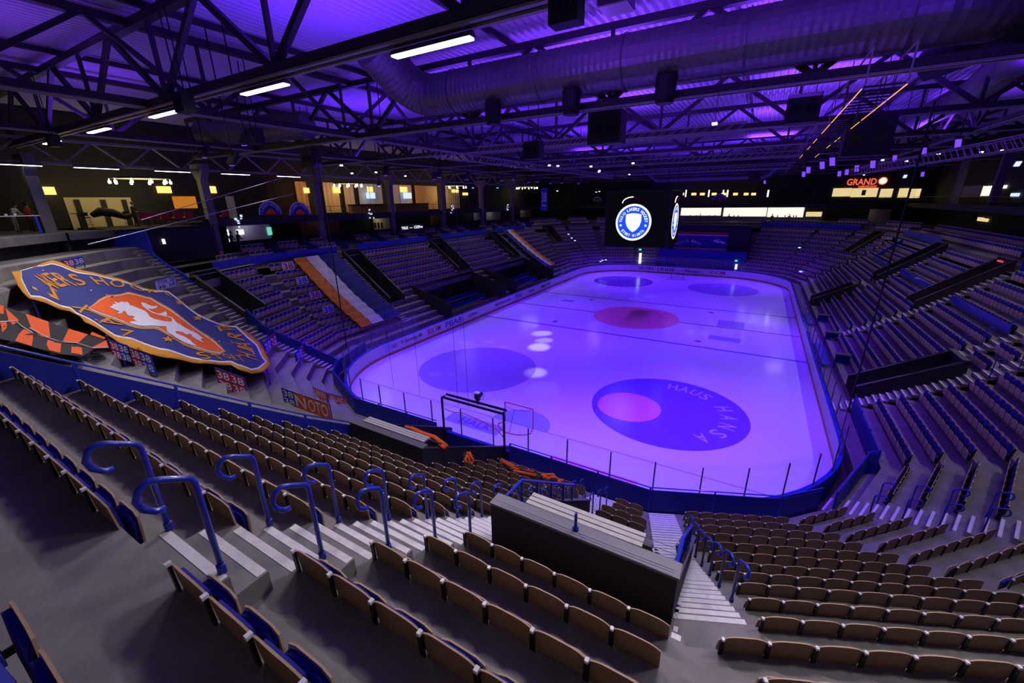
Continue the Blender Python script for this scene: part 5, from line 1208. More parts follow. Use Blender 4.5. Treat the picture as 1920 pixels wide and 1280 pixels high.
# ------------------------------------------------------------------ scoreboard cube
sb = empty('scoreboard', (0, 30, 7.8), label='black four sided video cube above the ice showing the round crest', cat='scoreboard')
mb = MB(); mb.box((0, 0, 2.55), (6, 6, 5.1)); mb.build('cube', 'black', sb)
for z in (0, 5.1):
    mb = MB()
    for a, b in (((-3, -3), (3, -3)), ((3, -3), (3, 3)), ((3, 3), (-3, 3)), ((-3, 3), (-3, -3))): mb.beam((*a, z), (*b, z), .08)
    mb.build('edge_frame', 'steel_dark', sb)
for fx, nm in ((lambda x, y, d: (x, -3-d, y), 0), (lambda x, y, d: (3+d, x, y), 1)):
    cz = 2.25; cx = -.25 if nm == 0 else 0
    def disc_on(mb, r_, d, n=48): mb.add([fx(cx+r_*math.cos(2*PI*k/n), cz+r_*math.sin(2*PI*k/n), d) for k in range(n)], [tuple(range(n))])
    fc = MB(); fc.add([fx(-2.9, .1, .01), fx(2.9, .1, .01), fx(2.9, 5., .01), fx(-2.9, 5., .01)], [(0, 1, 2, 3)]); scn = fc.build('screen', 'screen_black', sb)
    m1 = MB(); disc_on(m1, 1.68, .03); m1.build('crest_ring', 'led_white', scn)
    m1 = MB(); disc_on(m1, 1.50, .04); m1.build('crest_field', 'led_blue', scn)
    shp = [(-.72, .72), (-.4, .80), (0, .84), (.4, .80), (.72, .72), (.74, .1), (.6, -.35), (.3, -.7), (0, -.9), (-.3, -.7), (-.6, -.35), (-.74, .1)]
    m1 = MB(); m1.add([fx(cx+x, cz+y, .05) for x, y in shp], [tuple(range(len(shp)))]); m1.build('crest_shield', 'led_cream', scn)
    mb2 = MB(); 
    arcword('VÄXJÖ LAKERS HOCKEY', 0, 0, 1.22, .27, math.radians(90), 1, 0, 0, plane=lambda x, y: fx(cx+x, cz+y, .055), step=.165)
    arcword('STORT HJÄRTA', 0, 0, 1.22, .25, math.radians(-90), -1, 0, 0, plane=lambda x, y: fx(cx+x, cz+y, .055), step=.165)
    for s_ in (-1, 1): mb2.add([fx(cx+s_*1.18+x*.15, cz-.28+y*.15, .055) for x, y in [(rr*math.sin(PI*k/5), rr*math.cos(PI*k/5)) for k in range(10) for rr in ((1 if k % 2 == 0 else .42),)]], [tuple(range(10))])
    mb2.build('crest_lettering', 'led_white', scn)
    m1 = MB(); m1.tube([fx(cx-1.15+1.1*(1-math.cos(t))/1.0*.9, 4.0+.55*math.sin(t), .05) for t in [PI*.5*k/8 for k in range(9)]], .05, 5); m1.build('arc_mark', 'led_cream', scn)
    m1 = MB(); m1.tube([fx(cx-.1+.5*math.sin(t), 4.10+.45*math.cos(t), .05) for t in [PI*.5*k/6 for k in range(7)]], .04, 5); m1.build('arc_mark', 'lamp_red' if 'lamp_red' in M else 'red_pipe', scn)
for x, y in ((-2.5, -2.5), (2.5, -2.5), (2.5, 2.5), (-2.5, 2.5)):
    mb = MB(); mb.tube([(x, y, 5.1), (x, y, 7.9)], .03, 6); mb.build('hanger', 'steel_dark', sb)
# ------------------------------------------------------------------ concourses round the bowl
mat('wall_warm', (.62, .52, .30), .8); mat('wall_cream', (.6, .52, .42), .8); mat('curtain', (.75, .55, .35), .9); mat('curtain_white', (.7, .68, .66), .9)
mat('wood', (.32, .17, .07), .6, noise=(3, .25, (.22, .11, .04))); mat('column', (.19, .18, .17), .8, noise=(2, .2, (.15, .14, .13)))
emis('shade_yellow', (1, .62, .16), 1.6); emis('spot_warm', (1, .9, .45), 12); emis('screen_blue', (.45, .6, 1.), 1.6); emis('screen_teal', (.2, .75, .6), .8); emis('screen_white', (.9, .92, 1.), 1.6)
emis('window_warm', (1., .86, .66), 1.35); emis('window_yellow', (1., .78, .36), .85); emis('neon_red', (1., .12, .05), 1.6); emis('picture_glow', (.9, .3, .03), .55); emis('exit_green', (.1, .9, .6), 1.); emis('ice_spark', (.6, .7, 1.), 1.1); emis('led_red', (1., .1, .12), 2.)
ZU = 10.9
slab = MB(); fas = MB()
for nm, D0 in (('near_left_A', 5.05), ('near_left_B', 5.05), ('near_left_C', 4.9)):
    i = IX[nm]; s = RING[i]; a = ends(i, D0); b = ends(i, 13); D00 = 5*T
    if nm == 'near_left_C':
        slab.quad(s.P(-7.75, D0, ZU-.2), s.P(a[1], D0, ZU-.2), s.P(b[1], 13, ZU-.2), s.P(-7.75, 13, ZU-.2)); 
        slab.quad(s.P(-7.75, D0, ZU-.65), s.P(a[1], D0, ZU-.65), s.P(a[1], D0, ZU-.2), s.P(-7.75, D0, ZU-.2), 1)
        slab.quad(s.P(-7.75, D0+.6, 9.), s.P(a[1], D0+.6, 9.), s.P(a[1], D0+.6, ZU-.65), s.P(-7.75, D0+.6, ZU-.65), 2)
        slab.quad(s.P(-7.75, D00, floorz(5)), s.P(a[1], D00, floorz(5)), s.P(a[1], D0+.6, floorz(5)), s.P(-7.75, D0+.6, floorz(5)), 0)
    else:
        slab.quad(s.P(a[0], D0, ZU-.2), s.P(a[1], D0, ZU-.2), s.P(b[1], 13, ZU-.2), s.P(b[0], 13, ZU-.2))
        slab.quad(s.P(a[0], D0, ZU-.65), s.P(a[1], D0, ZU-.65), s.P(a[1], D0, ZU-.2), s.P(a[0], D0, ZU-.2), 1)
        slab.quad(s.P(a[0], D0+.6, 9.), s.P(a[1], D0+.6, 9.), s.P(a[1], D0+.6, ZU-.65), s.P(a[0], D0+.6, ZU-.65), 2)
        slab.quad(s.P(a[0], D00, floorz(5)), s.P(a[1], D00, floorz(5)), s.P(a[1], D0+.6, floorz(5)), s.P(a[0], D0+.6, floorz(5)), 0)
# straight left slab
def sbox(mb, x0, x1, y0, y1, z0, z1, mi): mb.box(((x0+x1)/2, (y0+y1)/2, (z0+z1)/2), (abs(x1-x0), abs(y1-y0), z1-z0), mi=mi)
sbox(slab, -40, -28.3, 2.2, 72, ZU-.35, ZU, 2); sbox(slab, -40, -27.0, -2.9, 2.3, ZU-.35, ZU-.19, 2)
sbox(slab, -12, 36, 71.0, 80, ZU-.35, ZU, 2); sbox(slab, -28, -12, 68, 80, ZU-.35, ZU, 2); sbox(slab, 28.6, 36, 20, 71, ZU-.35, ZU, 2)
struct(slab.build('floor_concourse', ['concrete_dark', 'concrete_dark', 'black_wall']))
# fascia and balustrade of the upper gallery
for label, pts in (('black balcony front of the upper left gallery', [(-28.25, 3.0), (-28.25, 64)]), ('black balcony front of the upper far gallery', [(-24, 70.9), (28.5, 70.9)]), ('black balcony front of the upper right gallery', [(28.55, 68), (28.55, 22)])):
    a, b = Vector((*pts[0], 0)), Vector((*pts[1], 0)); d = (b-a).normalized(); L = (b-a).length; r = empty('gallery_balustrade', (a.x, a.y, ZU), label=label, cat='balcony'); iv = Matrix.Translation((-a.x, -a.y, -ZU))
    mb = MB(); mb.beam(a+Vector((0, 0, ZU-.1)), b+Vector((0, 0, ZU-.1)), .12, .62); o = mb.build('fascia', 'black_wall', r); o.matrix_parent_inverse = iv
    mb = MB(); mb.beam(a+Vector((0, 0, ZU+1.)), b+Vector((0, 0, ZU+1.)), .04, .04); mb.beam(a+Vector((0, 0, ZU+.6)), b+Vector((0, 0, ZU+.6)), .02, .02)
    for k in range(int(L/2)): p = a+d*2*k; mb.beam(p+Vector((0, 0, ZU)), p+Vector((0, 0, ZU+1.)), .035)
    o = mb.build('railing', 'steel_dark', r); o.matrix_parent_inverse = iv
# back walls
mb = MB(); sbox(mb, -36.3, -36, 12, 78, ZU, 18.6, 0); sbox(mb, -34.3, -34, -22, 12, ZU-.2, 18.6, 0); sbox(mb, -33.3, -33, 3, 66, 8.2, ZU-.3, 0); sbox(mb, -27.2, -27.0, -2.6, 3.1, 8.2, ZU-.3, 0)
struct(mb.build('wall_left_inner', 'black_wall'))
mb = MB(); sbox(mb, -30, 36, 75.6, 75.9, 8.2, ZU-.3, 0); sbox(mb, -30, 36, 77, 77.3, ZU, 18.6, 0); sbox(mb, 17, 30, 74., 74.2, 10.6, 16.3, 0); struct(mb.build('wall_far_inner', 'black_wall'))
mb = MB(); sbox(mb, 32, 32.3, 10, 78, 8.2, 18.6, 0); struct(mb.build('wall_right_inner', 'black_wall'))
# columns with haunches
for k, y in enumerate((-5.6, 3.7, 13.6, 23.4, 33., 42.6, 52.2)):
    r = empty('gallery_column', (-28.3, y, ZU-.2), label=f'concrete column with haunch on the left gallery, {nth(k+1)} from the near end', cat='column', group='columns of the left gallery')
    mb = MB(); mb.box((0, 0, 2.05), (.6, .55, 4.1)); mb.build('shaft', 'column', r)
    mb = MB(); mb.prism([(-.3, 3.3), (.3, 3.3), (.9, 4.1), (.9, 4.5), (-.9, 4.5), (-.9, 4.1)], -.27, .27); 
    mb.v = [(x, z, y_) for x, y_, z in mb.v]; mb.build('haunch', 'column', r)
    if k > 0: mb = MB(); mb.box((0, 0, -1.35), (.5, .5, 2.6)); mb.build('lower_shaft', 'column', r)
for k, y in enumerate((26, 36, 46, 56)):
    mb = MB(); mb.box((0, 0, 2.6), (.6, .5, 5.2)); o = mb.build('gallery_column', 'column', loc=(29.5, y, ZU)); tag(o, f'concrete column on the right gallery, {nth(k+1)} from the near end', 'column', 'columns of the right gallery')
# lit things on the upper left gallery; P(u,v) at wall plane
def wpanel(name, label, cat, X, u0, v0, u1, v1, mt, th=.05, group=None, parent=None):
    a = atx(u0, v0, X); b = atx(u1, v1, X); mb = MB(); mb.box((X, (a[1]+b[1])/2, (a[2]+b[2])/2), (th, abs(b[1]-a[1]), abs(a[2]-b[2])))
    o = mb.build(name, mt); 
    if label: tag(o, label, cat, group)
    return o
for k, (u0, v0, u1, v1) in enumerate(((71, 350, 105, 365), (293, 349, 321, 362), (392, 349, 405, 362), (568, 352, 579, 362), (622, 351, 637, 362), (686, 350, 698, 360), (748, 350, 762, 360), (846, 355, 858, 361), (868, 361, 876, 366))):
    wpanel('light_box', f'glowing yellow box lamp on the left gallery wall, {nth(k+1)} from the near end', 'lamp', -33.9 if u0 < 450 else -35.9, u0, v0, u1, v1, 'shade_yellow', .4, 'yellow box lamps on the gallery')
wpanel('service_door', 'brightly lit yellow door under the first box lamp', 'door', -33.95, 76, 374, 108, 440, 'wall_warm')
w_ = wpanel('wall_left_panel', None, None, -33.96, 118, 370, 262, 431, 'wall_warm'); struct(w_)
for k, u in enumerate((148, 197, 236)):
    wpanel('door_post', f'black post between the yellow lit doors, {nth(k+1)} from the left', 'post', -33.9, u, 374, u+7, 428, 'black', .1, 'black posts of the yellow wall')
wpanel('light_picture', 'glowing orange picture of food on the gallery wall', 'picture', -33.9, 322, 368, 371, 390, 'picture_glow')
wpanel('pale_partition', 'pale partition beside the second column on the gallery', 'partition', -33.9, 422, 368, 447, 412, 'curtain_white')
for k, (u0, u1, mt) in enumerate(((549, 581, 'curtain'), (600, 640, 'curtain'), (640, 668, 'curtain'), (668, 720, 'curtain_white'), (733, 775, 'curtain_white'), (775, 822, 'curtain'), (833, 862, 'curtain'))):
    a = atx(u0, 326, -35.8); b = atx(u1, 392, -35.8); mb = MB(); n = max(6, int((b[1]-a[1])/.12)); zt, zb_ = 14.6, 11.1
    for q in range(n):
        y0_ = a[1]+(b[1]-a[1])*q/n; y1_ = a[1]+(b[1]-a[1])*(q+1)/n; x0_ = -35.8+.06*math.sin(q*1.3); x1_ = -35.8+.06*math.sin((q+1)*1.3)
        mb.quad((x0_, y0_, zb_), (x1_, y1_, zb_), (x1_, y1_, zt), (x0_, y0_, zt))
    o = mb.build('curtain', mt); tag(o, f'{"orange lit" if mt == "curtain" else "pale"} curtain at the back of the left gallery, {nth(k+1)} from the near end', 'curtain', 'curtains of the left gallery')
for k, (u0, u1) in enumerate(((686, 704), (756, 772))):
    wpanel('bar_screen', f'bright blue bar screen on the left gallery, {"nearer" if k == 0 else "farther"} one', 'screen', -35.2, u0, 361, u1, 372, 'screen_blue')
for k, (u0, u1) in enumerate(((655, 718), (738, 800))):
    a = atx(u0, 380, -34); b = atx(u1, 380, -34); r = empty('bar_counter', (-34, (a[1]+b[1])/2, ZU), label=f'dark wooden bar counter before the curtains, {"nearer" if k == 0 else "farther"} one', cat='bar')
    mb = MB(); mb.box((0, 0, .55), (.6, b[1]-a[1], 1.1)); mb.build('front', 'wood', r); mb = MB(); mb.box((0, 0, 1.12), (.8, b[1]-a[1]+.2, .05)); mb.build('top', 'black_gloss', r)
# ring chandeliers
def chandelier(u, v, X, rad, label):
    p = atx(u, v, X); r = empty('ring_chandelier', tuple(p), label=label, cat='chandelier', group='ring chandeliers of the gallery')
    mb = MB(); mb.lathe([(rad, 0), (rad, .12), (rad-.05, .12), (rad-.05, 0), (rad, 0)], n=40); mb.build('ring', 'steel_dark', r)
    mb = MB(); mb.disc((0, 0, .05), rad-.1, 40); mb.build('diffuser', 'chand', r)
    for k in range(10):
        a = 2*PI*k/10; mb = MB(); mb.lathe([(.0, -.34), (.09, -.3), (.10, -.16), (.03, -.12), (.03, 0)], (rad*math.cos(a), rad*math.sin(a), 0), 8); mb.build('lamp', 'spot_warm', r)
    for k in range(3):
        a = 2*PI*k/3; mb = MB(); mb.tube([(rad*math.cos(a), rad*math.sin(a), .1), (0, 0, 2.5)], .012, 4); mb.build('cable', 'steel_dark', r)
emis('chand', (1., .85, .42), 1.1)
for u, v, X, rad, lb in ((263, 336, -30.5, 1.75, 'glowing yellow ring chandelier with small lamps above the near left gallery'), (652, 345, -33, 1.6, 'yellow ring chandelier before the orange curtains'), (850, 349, -33, 2., 'yellow ring chandelier between the third and fourth columns'),
                         (988, 351, -33, 2.2, 'yellow ring chandelier left of the hanging number banner'), (1052, 350, -33, 2.2, 'yellow ring chandelier right of the hanging number banner')): chandelier(u, v, X, rad, lb)
# crest half discs along the balcony
def crest_arch(p, along, rad, label, text=True):
    r = empty('crest_sign', tuple(p), label=label, cat='sign', group='half round crest signs on the balcony'); t = Vector(along); up = Vector((0, 0, 1)); n = Vector((-t.y, t.x, 0)); 
    if n.dot(Vector(CAM)-Vector(p)) < 0: n = -n
    for k, (r0, m_) in enumerate(((rad, 'white_cloth'), (rad*.92, 'blue_cloth'), (rad*.62, 'navy_cloth'), (rad*.42, 'orange_cloth'))):
        mb = MB(); q = [t*r0*math.cos(PI*i/24)+up*r0*math.sin(PI*i/24)*1.1+n*(.012*k) for i in range(25)]; mb.add(q, [tuple(range(25))]); o = mb.build('disc', m_, r)
        if k == 0: md = o.modifiers.new('t', 'SOLIDIFY'); md.thickness = .04
    global mb2; mb2 = MB(); sgn = 1 if t.cross(up).dot(n) > 0 else -1
    arcword('LAKERS HOCKEY', 0, 0, rad*.77, rad*.2, PI/2, 1, 0, 0, plane=lambda x, y: tuple(t*x*sgn+up*y*1.1+n*.05), step=.19); mb2.build('lettering', 'white_cloth', r)
for k, (u, v) in enumerate(((508, 402), (563, 402))):
    p = atx(u, v, -28.1); crest_arch(p, (0, 1, 0), 1.05, f'half round crest sign on the left balcony, {"left" if k == 0 else "right"} of the pair'); 
p = aty(1120, 378, 70.8); crest_arch(p, (1, 0, 0), .9, 'half round crest sign on the far balcony left of the video cube'); p = aty(1348, 377, 70.8); crest_arch(p, (1, 0, 0), 1.15, 'half round crest sign on the far balcony above the bright bar')
# sparkling pendant signs
for k, (u, v, X) in enumerate(((447, 416, -28), (697, 400, -28), (848, 392, -28), (952, 388, -28))):
    p = atx(u, v, X); mb = MB(); rnd = random.Random(k)
    for q in range(9): mb.box((0, rnd.uniform(-.4, .4), rnd.uniform(-.5, .5)), (.05, rnd.uniform(.08, .2), rnd.uniform(.08, .2)))
    o = mb.build('sparkle_sign', 'ice_spark', loc=tuple(p)); tag(o, f'cluster of icy white light patches on the left balcony front, {nth(k+1)} from the near end', 'lights', 'icy light patches on the balcony')
# lower gallery rooms, left side (recesses with lit walls)
LOW = -32.9
def room(label, u0, v0, u1, v1, mt, light=None, X=LOW, cat='room wall'):
    o = wpanel('room_wall', label, cat, X, u0, v0, u1, v1, mt, .06)
    if light:
        a = atx((u0+u1)/2, v0+2, X+.9); pw, col = light; l = point('room_light', (a[0], a[1], min(a[2], ZU-.6)), pw, col, .15)
    return o
room('pale wall with a spot of light in the lower left gallery', 322, 438, 358, 474, 'wall_cream', (14, (1, .85, .6)), -31.5)
room('wooden wall panel in the lower left gallery', 360, 436, 380, 466, 'wood', (2, (1, .7, .4)), -31.5)
room('pale room wall with screens in the lower left gallery', 424, 424, 512, 458, 'curtain_white', (10, (.75, .65, 1.)), -31.5)
wpanel('wall_screen', 'bright white wall screen in the lower left gallery', 'screen', -31.4, 443, 431, 458, 439, 'screen_white')
wpanel('wall_screen', 'bright doorway screen at the left of the lower gallery room', 'screen', -31.4, 425, 430, 433, 455, 'screen_white')
wpanel('wall_screen', 'teal screen at the right of the lower gallery room', 'screen', -31.4, 500, 426, 511, 440, 'screen_teal')
wpanel('wall_badge', 'small white round wall badge with a letter on the near left wall', 'sign', -26.9, 303, 448, 311, 457, 'screen_white')
room('red brown wall of the lower left gallery', 560, 412, 640, 448, 'wood', (1.5, (1, .4, .2)))
room('cream wall with three framed pictures in the lower left gallery', 699, 410, 734, 440, 'wall_cream', (11, (1, .85, .55)), -32.7)
for k in range(3): wpanel('picture_frame', f'dark framed picture on the cream gallery wall, {nth(k+1)} from the left', 'picture', -32.6, 702+6*k, 417, 706+6*k, 427, 'black', .04, 'pictures on the cream wall')
sg = wpanel('sign_board', 'grey sign board with white lettering on the lower left gallery', 'sign', -29.3, 751, 422, 795, 434, 'grey_steel')
mb = MB(); a = atx(751, 428, -29.2); b = atx(795, 428, -29.2); cy = (a[1]+b[1])/2; word(mb, 'TELE  —  CIZPro', (b[1]-a[1])*.9, .32, lambda x, y: (0, x, y)); o = mb.build('lettering', 'screen_white', sg); o.location = (-29.22, cy, a[2])
room('brown wall of the lower left gallery', 806, 404, 830, 420, 'wood', (1.5, (1, .6, .3)))
room('pale doorway wall of the lower left gallery', 888, 397, 900, 412, 'curtain_white', (4, (1, .95, .9)))
sg = room('white wall with two round arch logos in the lower left gallery', 911, 396, 938, 412, 'curtain_white', (5, (1, .95, .9)))
room('orange lit room wall in the far left lower gallery', 1082, 388, 1104, 412, 'curtain', (5, (1, .4, .1)), -32.7)
room('warm lit wall in the far left lower gallery', 975, 392, 996, 406, 'wall_cream', (3, (1, .8, .6)))
mb = MB(); mb.box((-28.2, -1.5, 9.2), (.1, 6.6, 1.9)); struct(mb.build('wall_left_lower', 'black_wall')) if 0 else None
mb = MB(); sbox(mb, -29.9, -29.8, 2.5, 64, 8.2, 9.1, 0); o = mb.build('gallery_parapet', 'black_wall'); tag(o, 'dark low parapet behind the left seat boxes', 'parapet')
# warm lights of the upper gallery
for x, y, z, pw, c in ((-31.5, -2.8, 13.6, 60, (1, .72, .25)), (-31., .4, 13.5, 70, (1, .8, .35)), (-33.5, 16.5, 13.8, 70, (1, .42, .06)), (-33.5, 21.5, 13.6, 60, (1, .42, .06)), (-33.5, 25, 13.6, 50, (1, .8, .7)), (-33.5, 30, 13.6, 50, (1, .7, .5)), (-33.5, 34.5, 13.6, 80, (1, .38, .05)), (-33.5, 40, 13.6, 60, (1, .5, .1)),
                      (-31.5, 9, 14, 8, (1, .7, .3))): point('gallery_light', (x, y, z), pw, c, .25)
# tables, stools and small furniture of the upper gallery
def high_table(p, label):
    r = empty('high_table', p, label=label, cat='table', group='high tables on the gallery')
    mb = MB(); mb.cyl((0, 0, 1.06), .35, .04, 18); mb.build('top', 'black', r); mb = MB(); mb.tube([(0, 0, 0), (0, 0, 1.05)], .035, 8); mb.build('stem', 'steel_dark', r); mb = MB(); mb.cyl((0, 0, .02), .24, .03, 16); mb.build('foot', 'steel_dark', r)
def stool(p, label, rz=0):
    r = empty('bar_stool', p, rz, label=label, cat='stool', group='bar stools on the gallery')
    mb = MB(); mb.box((0, 0, .78), (.4, .4, .06)); mb.build('seat', 'black', r); mb = MB(); mb.box((-.2, 0, 1.), (.03, .4, .25)); mb.build('backrest', 'black', r)
    for sx in (-1, 1):
        for sy in (-1, 1): mb = MB(); mb.tube([(sx*.16, sy*.16, .76), (sx*.2, sy*.2, 0)], .014, 6); mb.build('leg', 'steel_dark', r)
    mb = MB(); mb.tube([(-.18, -.18, .3), (.18, -.18, .3), (.18, .18, .3), (-.18, .18, .3)], .01, 5, closed=True); mb.build('footrest', 'steel_dark', r)
ZG = ZU-.2
def gp(u, X): q = atx(u, 440, X); return (X, q[1], ZG)
high_table(gp(158, -30.5), 'high table silhouetted before the yellow wall'); high_table(gp(285, -30.), 'high table right of the standing man on the gallery'); high_table(gp(330, -30.), 'high table under the glowing orange picture'); high_table(gp(378, -30.), 'high table beside the second gallery column')
stool(gp(100, -31.5), 'bar stool in front of the bright yellow door'); stool(gp(250, -30.5), 'bar stool beside the covered bench'); stool(gp(172, -31), 'bar stool near the yellow wall posts')
bt_ = empty('blue_table', (-26.0, -8.0, ZG), label='long table with blue legs and small items at the far left', cat='table'); p = atx(22, 425, -27.0); bt_.location = (p[0], p[1], ZG)
mb = MB(); mb.box((0, 0, 1.04), (.8, 2.4, .05)); mb.build('top', 'bench_wood', bt_)
for y in (-1., 1.): mb = MB(); mb.box((.35, y, .52), (.07, .12, 1.0)); mb.build('leg', 'blue_paint', bt_)
for k in range(3): mb = MB(); mb.lathe([(0, 0), (.06, 0), (.07, .1), (0, .1)], (0, 0, 0), 10); o = mb.build('cup', 'white_cloth', loc=(p[0], p[1]-.4+.35*k, ZG+1.066)); tag(o, f'small pale cup on the blue legged table, {nth(k+1)} along', 'cup', 'cups on the table')
mb = MB(); mb.tube([(0, -1.2, .9), (0, -.7, 1.15), (0, 0, 1.05), (0, .6, .75), (0, 1.3, .95)], [.16, .3, .28, .2, .12], 8); o = mb.build('covered_bench', 'black_cloth', smooth=True, loc=gp(225, -30.6)); tag(o, 'dark cloth heaped over a bench before the yellow wall', 'cloth')
mb = MB(); mb.box((0, .0, .2), (.08, .08, .4)); 
for k, u in enumerate((272, 292, 312, 336, 356, 398, 425)):
    q = atx(u, 411, -28.6); mb = MB(); mb.box((0, 0, .28), (.05, .55, .5)); o = mb.build('lounge_chair', 'salmon' if 'salmon' in M else 'red_cloth', loc=(q[0], q[1], ZU+.3)); 
    r = empty('lounge_chair', (q[0], q[1], ZU), label=f'coral coloured chair at the gallery edge, {nth(k+1)} from the left', cat='chair', group='coral chairs at the gallery edge'); o.parent = r; o.location = (0, 0, .3); o.name = 'backrest'
    mb = MB(); mb.box((-.25, 0, .42), (.5, .5, .08)); mb.build('seat', 'orange_cloth', r); mb = MB(); mb.box((-.25, 0, .2), (.06, .06, .4)); mb.build('leg', 'steel_dark', r)

# ------------------------------------------------------------------ people
def person(loc, rz, label, shirt='navy_cloth', trousers='black_cloth', hair='black', pose='stand', group=None):
    hp = {'stand': .92, 'lean': .92, 'sit': .50}[pose]
    J = {}; le = .1 if pose != 'lean' else .35
    J['pelvis'] = (0, 0, hp, .13); J['waist'] = (0, le*.15, hp+.18, .12); J['chest'] = (0, le*.5, hp+.42, .155); J['neck'] = (0, le*.85, hp+.60, .055); J['head'] = (0, le*.95, hp+.70, .085); J['crown'] = (0, le*1., hp+.84, .07)
    E_ = [('pelvis', 'waist'), ('waist', 'chest'), ('chest', 'neck'), ('neck', 'head'), ('head', 'crown')]
    for s, sn in ((-1, 'l'), (1, 'r')):
        if pose == 'sit': L_ = [('hip', s*.10, .02, hp, .09), ('knee', s*.13, .45, hp+.02, .065), ('ankle', s*.13, .48, .09, .045), ('toe', s*.14, .64, .04, .04)]
        else: L_ = [('hip', s*.10, 0, hp-.06, .09), ('knee', s*.11, .03, .49, .062), ('ankle', s*.12, -.02, .09, .043), ('toe', s*.13, .13, .04, .038)]
        A_ = [('sho', s*.20, le*.6, hp+.52, .062), ('elb', s*.27, le*.6+.05, hp+.26, .045), ('wri', s*.20, le*.6+.27, hp+.16, .032), ('hand', s*.17, le*.6+.36, hp+.17, .036)]
        prev = 'pelvis'
        for n, x, y, z, r in L_: J[n+sn] = (x, y, z, r); E_.append((prev, n+sn)); prev = n+sn
        prev = 'chest'
        for n, x, y, z, r in A_: J[n+sn] = (x, y, z, r); E_.append((prev, n+sn)); prev = n+sn
    ks = list(J); me = bpy.data.meshes.new('person_body'); me.from_pydata([J[k][:3] for k in ks], [(ks.index(a), ks.index(b)) for a, b in E_], []); ob = bpy.data.objects.new('tmp', me); C.objects.link(ob)
    ob.modifiers.new('s', 'SKIN'); sv = me.skin_vertices[0].data
    for i, k in enumerate(ks): sv[i].radius = (J[k][3], J[k][3]*(.8 if k in ('chest', 'pelvis', 'waist') else 1))
    sv[0].use_root = True
    ob.modifiers.new('u', 'SUBSURF').levels = 1; bpy.context.view_layer.update()
    m2 = bpy.data.meshes.new_from_object(ob.evaluated_get(bpy.context.evaluated_depsgraph_get())); bpy.data.objects.remove(ob)
    for q in (trousers, shirt, 'skin', 'black'): m2.materials.append(M[q])
    for p in m2.polygons:
        c = p.center; arm = abs(c.x) > .165 and c.y > le*.6+.24
        p.material_index = 3 if c.z < .1 else 0 if c.z < hp+.04 else 2 if (c.z > hp+.56 or arm) else 1; p.use_smooth = True
    r = empty('person', loc, rz, label=label, cat='person', group=group); o = bpy.data.objects.new('body', m2); C.objects.link(o); o.parent = r
    hy = le*.97; mb = MB(); mb.lathe([(.0, .115), (.06, .10), (.092, .05), (.1, -.01), (.085, -.06), (.07, -.05)], (0, hy-.015, hp+.78), 12); mb.build('hair', hair, r, smooth=True)
    mb = MB(); mb.lathe([(0, .03), (.016, 0), (.018, -.02), (0, -.03)], (0, hy+.088, hp+.73), 6)
    for s in (-1, 1): mb.lathe([(0, .02), (.014, .0), (0, -.02)], (s*.088, hy, hp+.73), 6)
    mb.build('nose_and_ears', 'skin', r); mb = MB()
    for s in (-1, 1): mb.box((s*.03, hy+.085, hp+.765), (.018, .01, .01))
    mb.box((0, hy+.083, hp+.69), (.04, .01, .008)); mb.build('eyes_and_mouth', 'black', r)
    return r
def face(x, y): return math.atan2(-(x-CAM[0])*0+(30-y), (0-x))-PI/2
p = gp(36, -30.2); person((p[0], p[1], ZG), face(p[0], p[1]), 'person in a pale shirt and grey trousers leaning at the far left tables', 'white_cloth', 'column', 'black', 'lean')
p = gp(66, -30.); person((p[0], p[1], ZG), face(p[0], p[1]), 'person in a red top standing beside the lit yellow door', 'red_cloth', 'black_cloth')
p = gp(262, -30.4); person((p[0], p[1], ZG), face(p[0], p[1]), 'person in dark clothes standing at the right end of the yellow wall', 'black_cloth', 'black_cloth')
for k, u in enumerate((431, 439, 452)):
    q = atx(u, 460, -29.0); person((-29.3, q[1], 8.25), face(-29, q[1]), f'dark silhouetted person before the lower gallery screens, {nth(k+1)} from the left', 'black_cloth', 'black_cloth', 'black', 'stand', 'people in the lower gallery')
for k, u in enumerate((1274, 1294, 1306, 1313, 1330, 1341, 1367, 1376, 1384, 1448, 1458, 1472, 1480, 1488, 1493)):
    q = aty(u, 405, 73.6); person((q[0], 73.6, 7.35 if k % 3 else 7.55), PI, f'tiny dark person silhouetted against the bright far bar, {nth(k+1)} from the left', 'black_cloth', 'black_cloth', 'black', 'stand', 'people at the far bar')

# ------------------------------------------------------------------ far end
def ypanel(name, label, cat, Y, u0, v0, u1, v1, mt, th=.06, group=None):
    a = aty(u0, v0, Y); b = aty(u1, v1, Y); mb = MB(); mb.box(((a[0]+b[0])/2, Y, (a[2]+b[2])/2), (abs(b[0]-a[0]), th, abs(a[2]-b[2]))); o = mb.build(name, mt)
    if label: tag(o, label, cat, group)
    return o
for k, (u0, u1, v0, v1) in enumerate(((1271, 1351, 386, 404), (1358, 1436, 387, 406), (1441, 1505, 387, 407))):
    ypanel('bar_window', f'bright bar window behind the far seats, {nth(k+1)} from the left', 'window', 75.4, u0, v0, u1, v1, 'window_warm', .1, 'bright bar windows at the far end')
    a = aty(u0, v0, 75.2); b = aty(u1, v1, 75.2)
ypanel('gallery_balustrade', 'pale purple lit front panel below the bright far bar windows', 'balcony', 71.5, 1268, 405, 1437, 414, 'flange_paint')
point('bar_light', (6, 73, 9.3), 30, (1, .85, .7), .3); point('bar_light', (14, 73, 9.3), 20, (1, .8, .6), .3)
for k, u in enumerate((1278, 1301, 1317, 1339, 1357, 1379, 1399, 1413)):
    ypanel('pendant_shade', f'small yellow pendant shade in the far upper gallery, {nth(k+1)} from the left', 'lamp', 74, u-4, 361.5, u+4, 366, 'shade_yellow', .5, 'yellow pendants in the far gallery')
